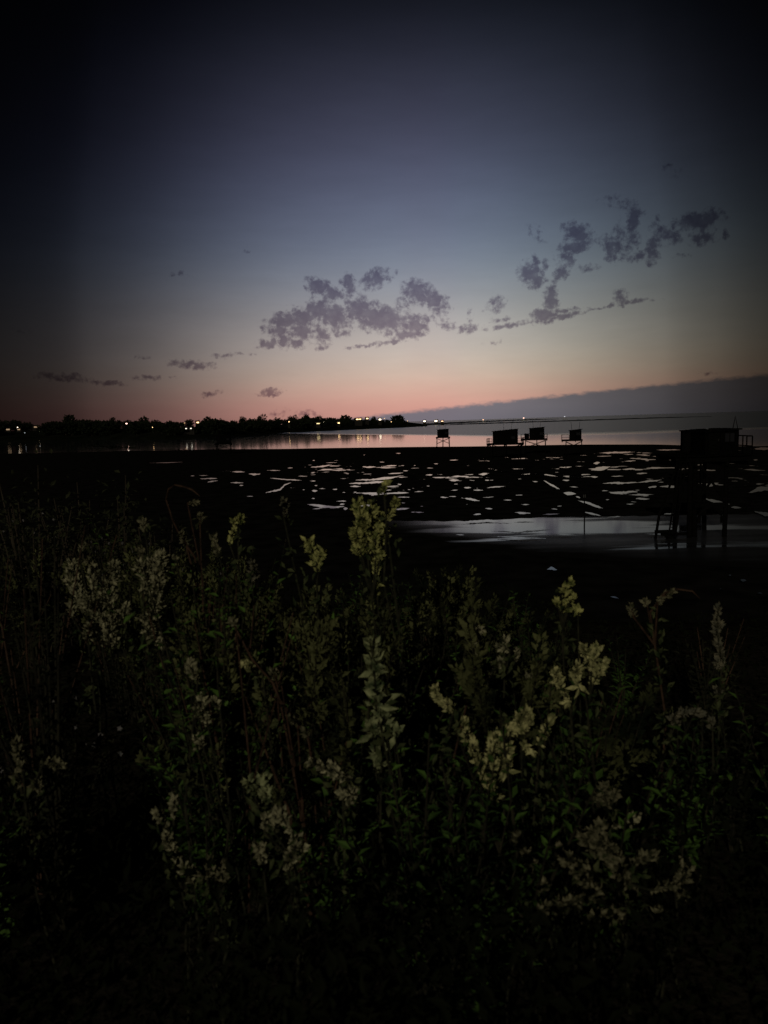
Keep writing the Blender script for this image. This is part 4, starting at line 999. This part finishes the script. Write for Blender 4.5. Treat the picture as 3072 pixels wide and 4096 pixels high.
# ---- dark leafy weeds that fill the bank
def make_weed(name, h, nbr, leafL, mleaf, mstem, seed, flowers=0, lsz=1.0):
    rr = random.Random(seed); root = empty(name, (0, 0, 0)); sm, lf, flw = MB(), MB(), []
    for k in range(nbr):
        th = rr.uniform(0, 6.28); out_ = rr.uniform(.05, .30)*h; hh = h*rr.uniform(.6, 1)
        P = [Vector((0, 0, -.03)), Vector((math.cos(th)*out_*.35, math.sin(th)*out_*.35, hh*.5)), Vector((math.cos(th)*out_, math.sin(th)*out_, hh))]
        sm.tube(P, [.005, .004, .0015], 5)
        m_ = rr.randint(20, 32)
        for i in range(m_):
            f = .15 + .85*i/m_; p = P[0].lerp(P[1], f*2) if f < .5 else P[1].lerp(P[2], f*2-1)
            a = i*2.4 + th; d = Vector((math.cos(a), math.sin(a), rr.uniform(.1, .9))).normalized()
            L = leafL*(1.15-.75*f)*rr.uniform(.7, 1.2)*lsz
            lf.leaf(p, d, Vector((rr.uniform(-.4, .4), rr.uniform(-.8, .2), 1)), L, L*.42)
        if flowers:
            for _ in range(flowers):
                p = P[2] + Vector((rr.gauss(0, .03), rr.gauss(0, .03), rr.uniform(-.05, .03)))
                fl = MB(); i0 = None
                for q in range(5):
                    a = q*1.257; d = Vector((math.cos(a), -.35, math.sin(a))).normalized()
                    fl.leaf(p, d, Vector((0, -1, .2)), .009, .008)
                fl.f = [tuple(0 if v % 5 == 0 else v for v in f_) for f_ in fl.f]      # petals share one centre
                flw.append(fl)
    sm.build('stem', mstem, root); lf.build('foliage', mleaf, root)
    for fl in flw: fl.build('flower', M_flower, root)
    return root
def drop_unused(pr, used):
    for k, o in enumerate(pr):
        if k not in used:
            for c in list(o.children_recursive): bpy.data.objects.remove(c)
            bpy.data.objects.remove(o)
def veg_limit(px): return lerp_table(VEG, min(max(px, 0), 3072))
def make_spray(name, h, seed):
    root = empty(name, (0, 0, 0)); sm, lf = MB(), MB()
    for k in range(rnd.randint(4, 6)):
        th = rnd.uniform(0, 6.28); o_ = rnd.uniform(.1, .38)*h; hh = h*rnd.uniform(.65, 1)
        P = [Vector((0, 0, -.03)), Vector((math.cos(th)*o_*.3, math.sin(th)*o_*.3, hh*.45)), Vector((math.cos(th)*o_*.75, math.sin(th)*o_*.75, hh*.82)), Vector((math.cos(th)*o_, math.sin(th)*o_, hh))]
        sm.tube(P, [.004, .003, .002, .001], 5)
        spike(lf, P[1:], .022, .017, .55)
        for _ in range(3):
            p = P[1].lerp(P[2], rnd.random()); q = p + (rv(1) + Vector((0, 0, 1))).normalized()*rnd.uniform(.06, .14)
            spike(lf, [p, q], .014, .014, .8)
    sm.build('stem', M_fstem, root); lf.build('foliage', M_olive, root)
    return root
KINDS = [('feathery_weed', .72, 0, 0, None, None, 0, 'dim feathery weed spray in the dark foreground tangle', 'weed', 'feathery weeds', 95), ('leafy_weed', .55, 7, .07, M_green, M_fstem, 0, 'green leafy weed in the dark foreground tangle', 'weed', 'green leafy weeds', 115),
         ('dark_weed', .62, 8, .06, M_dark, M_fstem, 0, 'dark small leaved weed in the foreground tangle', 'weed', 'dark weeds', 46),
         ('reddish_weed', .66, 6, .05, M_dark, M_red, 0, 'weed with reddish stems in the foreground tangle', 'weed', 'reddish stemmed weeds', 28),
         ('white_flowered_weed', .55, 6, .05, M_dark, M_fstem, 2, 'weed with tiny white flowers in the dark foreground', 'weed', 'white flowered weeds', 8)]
for (nm, h, nb_, ll, ml, ms, fl, lab, cat, grp, count) in KINDS:
    pr = [make_spray(nm, h*(.8 + .22*k), k) for k in range(5)] if nm == 'feathery_weed' else [make_weed(nm, h*(.85 + .32*k), nb_ + k, ll, ml, ms, 100 + 7*k + len(nm), fl) for k in range(4)]
    done = 0; fresh = set(); tries = 0
    while done < count and tries < 4000:
        tries += 1
        px = rnd.uniform(-150, 3220); y = 1.45 + 4.2 * rnd.random() ** 1.4
        if nm == 'feathery_weed' and (not (450 < px < 2500) or y < 2.3) and rnd.random() < .85: continue
        if y < 2.35 and rnd.random() < .9: continue
        if (px < 420 or px > 2450) and rnd.random() < .65: continue
        if 230 < px < 720 and y < 2.95: continue
        if nm == 'leafy_weed' and not (700 < px < 2150) and rnd.random() < .75: continue
        if nm == 'white_flowered_weed' and not (150 < px < 900 or 1850 < px < 2300): continue
        k = rnd.randrange(len(pr)); kh = (.83 + .22*k) if nm == 'feathery_weed' else (.88 + .32*k)
        x = at_y(px, 2700, y).x; z = bank_z(x, y)
        if mnoise.noise(Vector((x*1.1, y*1.1, 7))) < .02: continue; sc = rnd.uniform(.75, 1.25)
        tx, ty = project(Vector((x, y, z + h*sc*kh)))
        if ty < veg_limit(tx) + 10: continue
        o = pr[k] if k not in fresh else copy_tree(pr[k]); fresh.add(k)
        o.location = (x, y, z); o.scale = (sc, sc, sc); o.rotation_euler.z = rnd.uniform(0, 6.28); done += 1
        tag(o, lab, cat, grp)
    drop_unused(pr, fresh)

# ---- dark shrubs closing the left side
def make_shrub(px, pytop, wpx, d, label, seed):
    top = at_y(px, pytop, d); z0 = bank_z(top.x, d); h = top.z - z0; w = wpx*d/F
    root = empty('shrub', (top.x, d, z0)); rr = random.Random(seed)
    st, lf = MB(), MB()
    for k in range(16):
        th = rr.uniform(0, 6.28); o_ = rr.uniform(.1, .5)*w; hh = h*rr.uniform(.55, 1.0)*(1-.35*(o_/w)**2*2)
        P = [Vector((rr.uniform(-.1, .1), rr.uniform(-.1, .1), -.05)), Vector((math.cos(th)*o_*.5, math.sin(th)*o_*.4, hh*.5)), Vector((math.cos(th)*o_, math.sin(th)*o_*.6, hh))]
        st.tube(P, [.014, .010, .003], 5)
        for i in range(90):
            f = rr.uniform(.15, 1.02); p = P[0].lerp(P[1], f*2) if f < .5 else P[1].lerp(P[2], f*2-1)
            p = p + Vector((rr.gauss(0, .07), rr.gauss(0, .07), rr.gauss(0, .05)))
            d_ = Vector((rr.uniform(-1, 1), rr.uniform(-1, 1), rr.uniform(-.2, 1))).normalized()
            L = rr.uniform(.03, .065); lf.leaf(p, d_, Vector((rr.uniform(-1, 1), rr.uniform(-1, .3), 1)), L, L*.45)
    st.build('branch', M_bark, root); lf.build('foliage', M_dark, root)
    tag(root, label, 'shrub', 'dark shrubs on the left bank')
make_shrub(90, 1830, 560, 5.2, 'dark shrub at the far left edge hiding the near shore', 301)
make_shrub(300, 1870, 420, 5.8, 'dark shrub left of the upright shrub over the water line', 302)
make_shrub(440, 1815, 190, 5.0, 'narrow upright dark shrub reaching up to the water line at the left', 303)
make_shrub(620, 2010, 300, 4.6, 'low dark shrub behind the tall arching dry stalk', 304)

# ---- low tangle between the weeds
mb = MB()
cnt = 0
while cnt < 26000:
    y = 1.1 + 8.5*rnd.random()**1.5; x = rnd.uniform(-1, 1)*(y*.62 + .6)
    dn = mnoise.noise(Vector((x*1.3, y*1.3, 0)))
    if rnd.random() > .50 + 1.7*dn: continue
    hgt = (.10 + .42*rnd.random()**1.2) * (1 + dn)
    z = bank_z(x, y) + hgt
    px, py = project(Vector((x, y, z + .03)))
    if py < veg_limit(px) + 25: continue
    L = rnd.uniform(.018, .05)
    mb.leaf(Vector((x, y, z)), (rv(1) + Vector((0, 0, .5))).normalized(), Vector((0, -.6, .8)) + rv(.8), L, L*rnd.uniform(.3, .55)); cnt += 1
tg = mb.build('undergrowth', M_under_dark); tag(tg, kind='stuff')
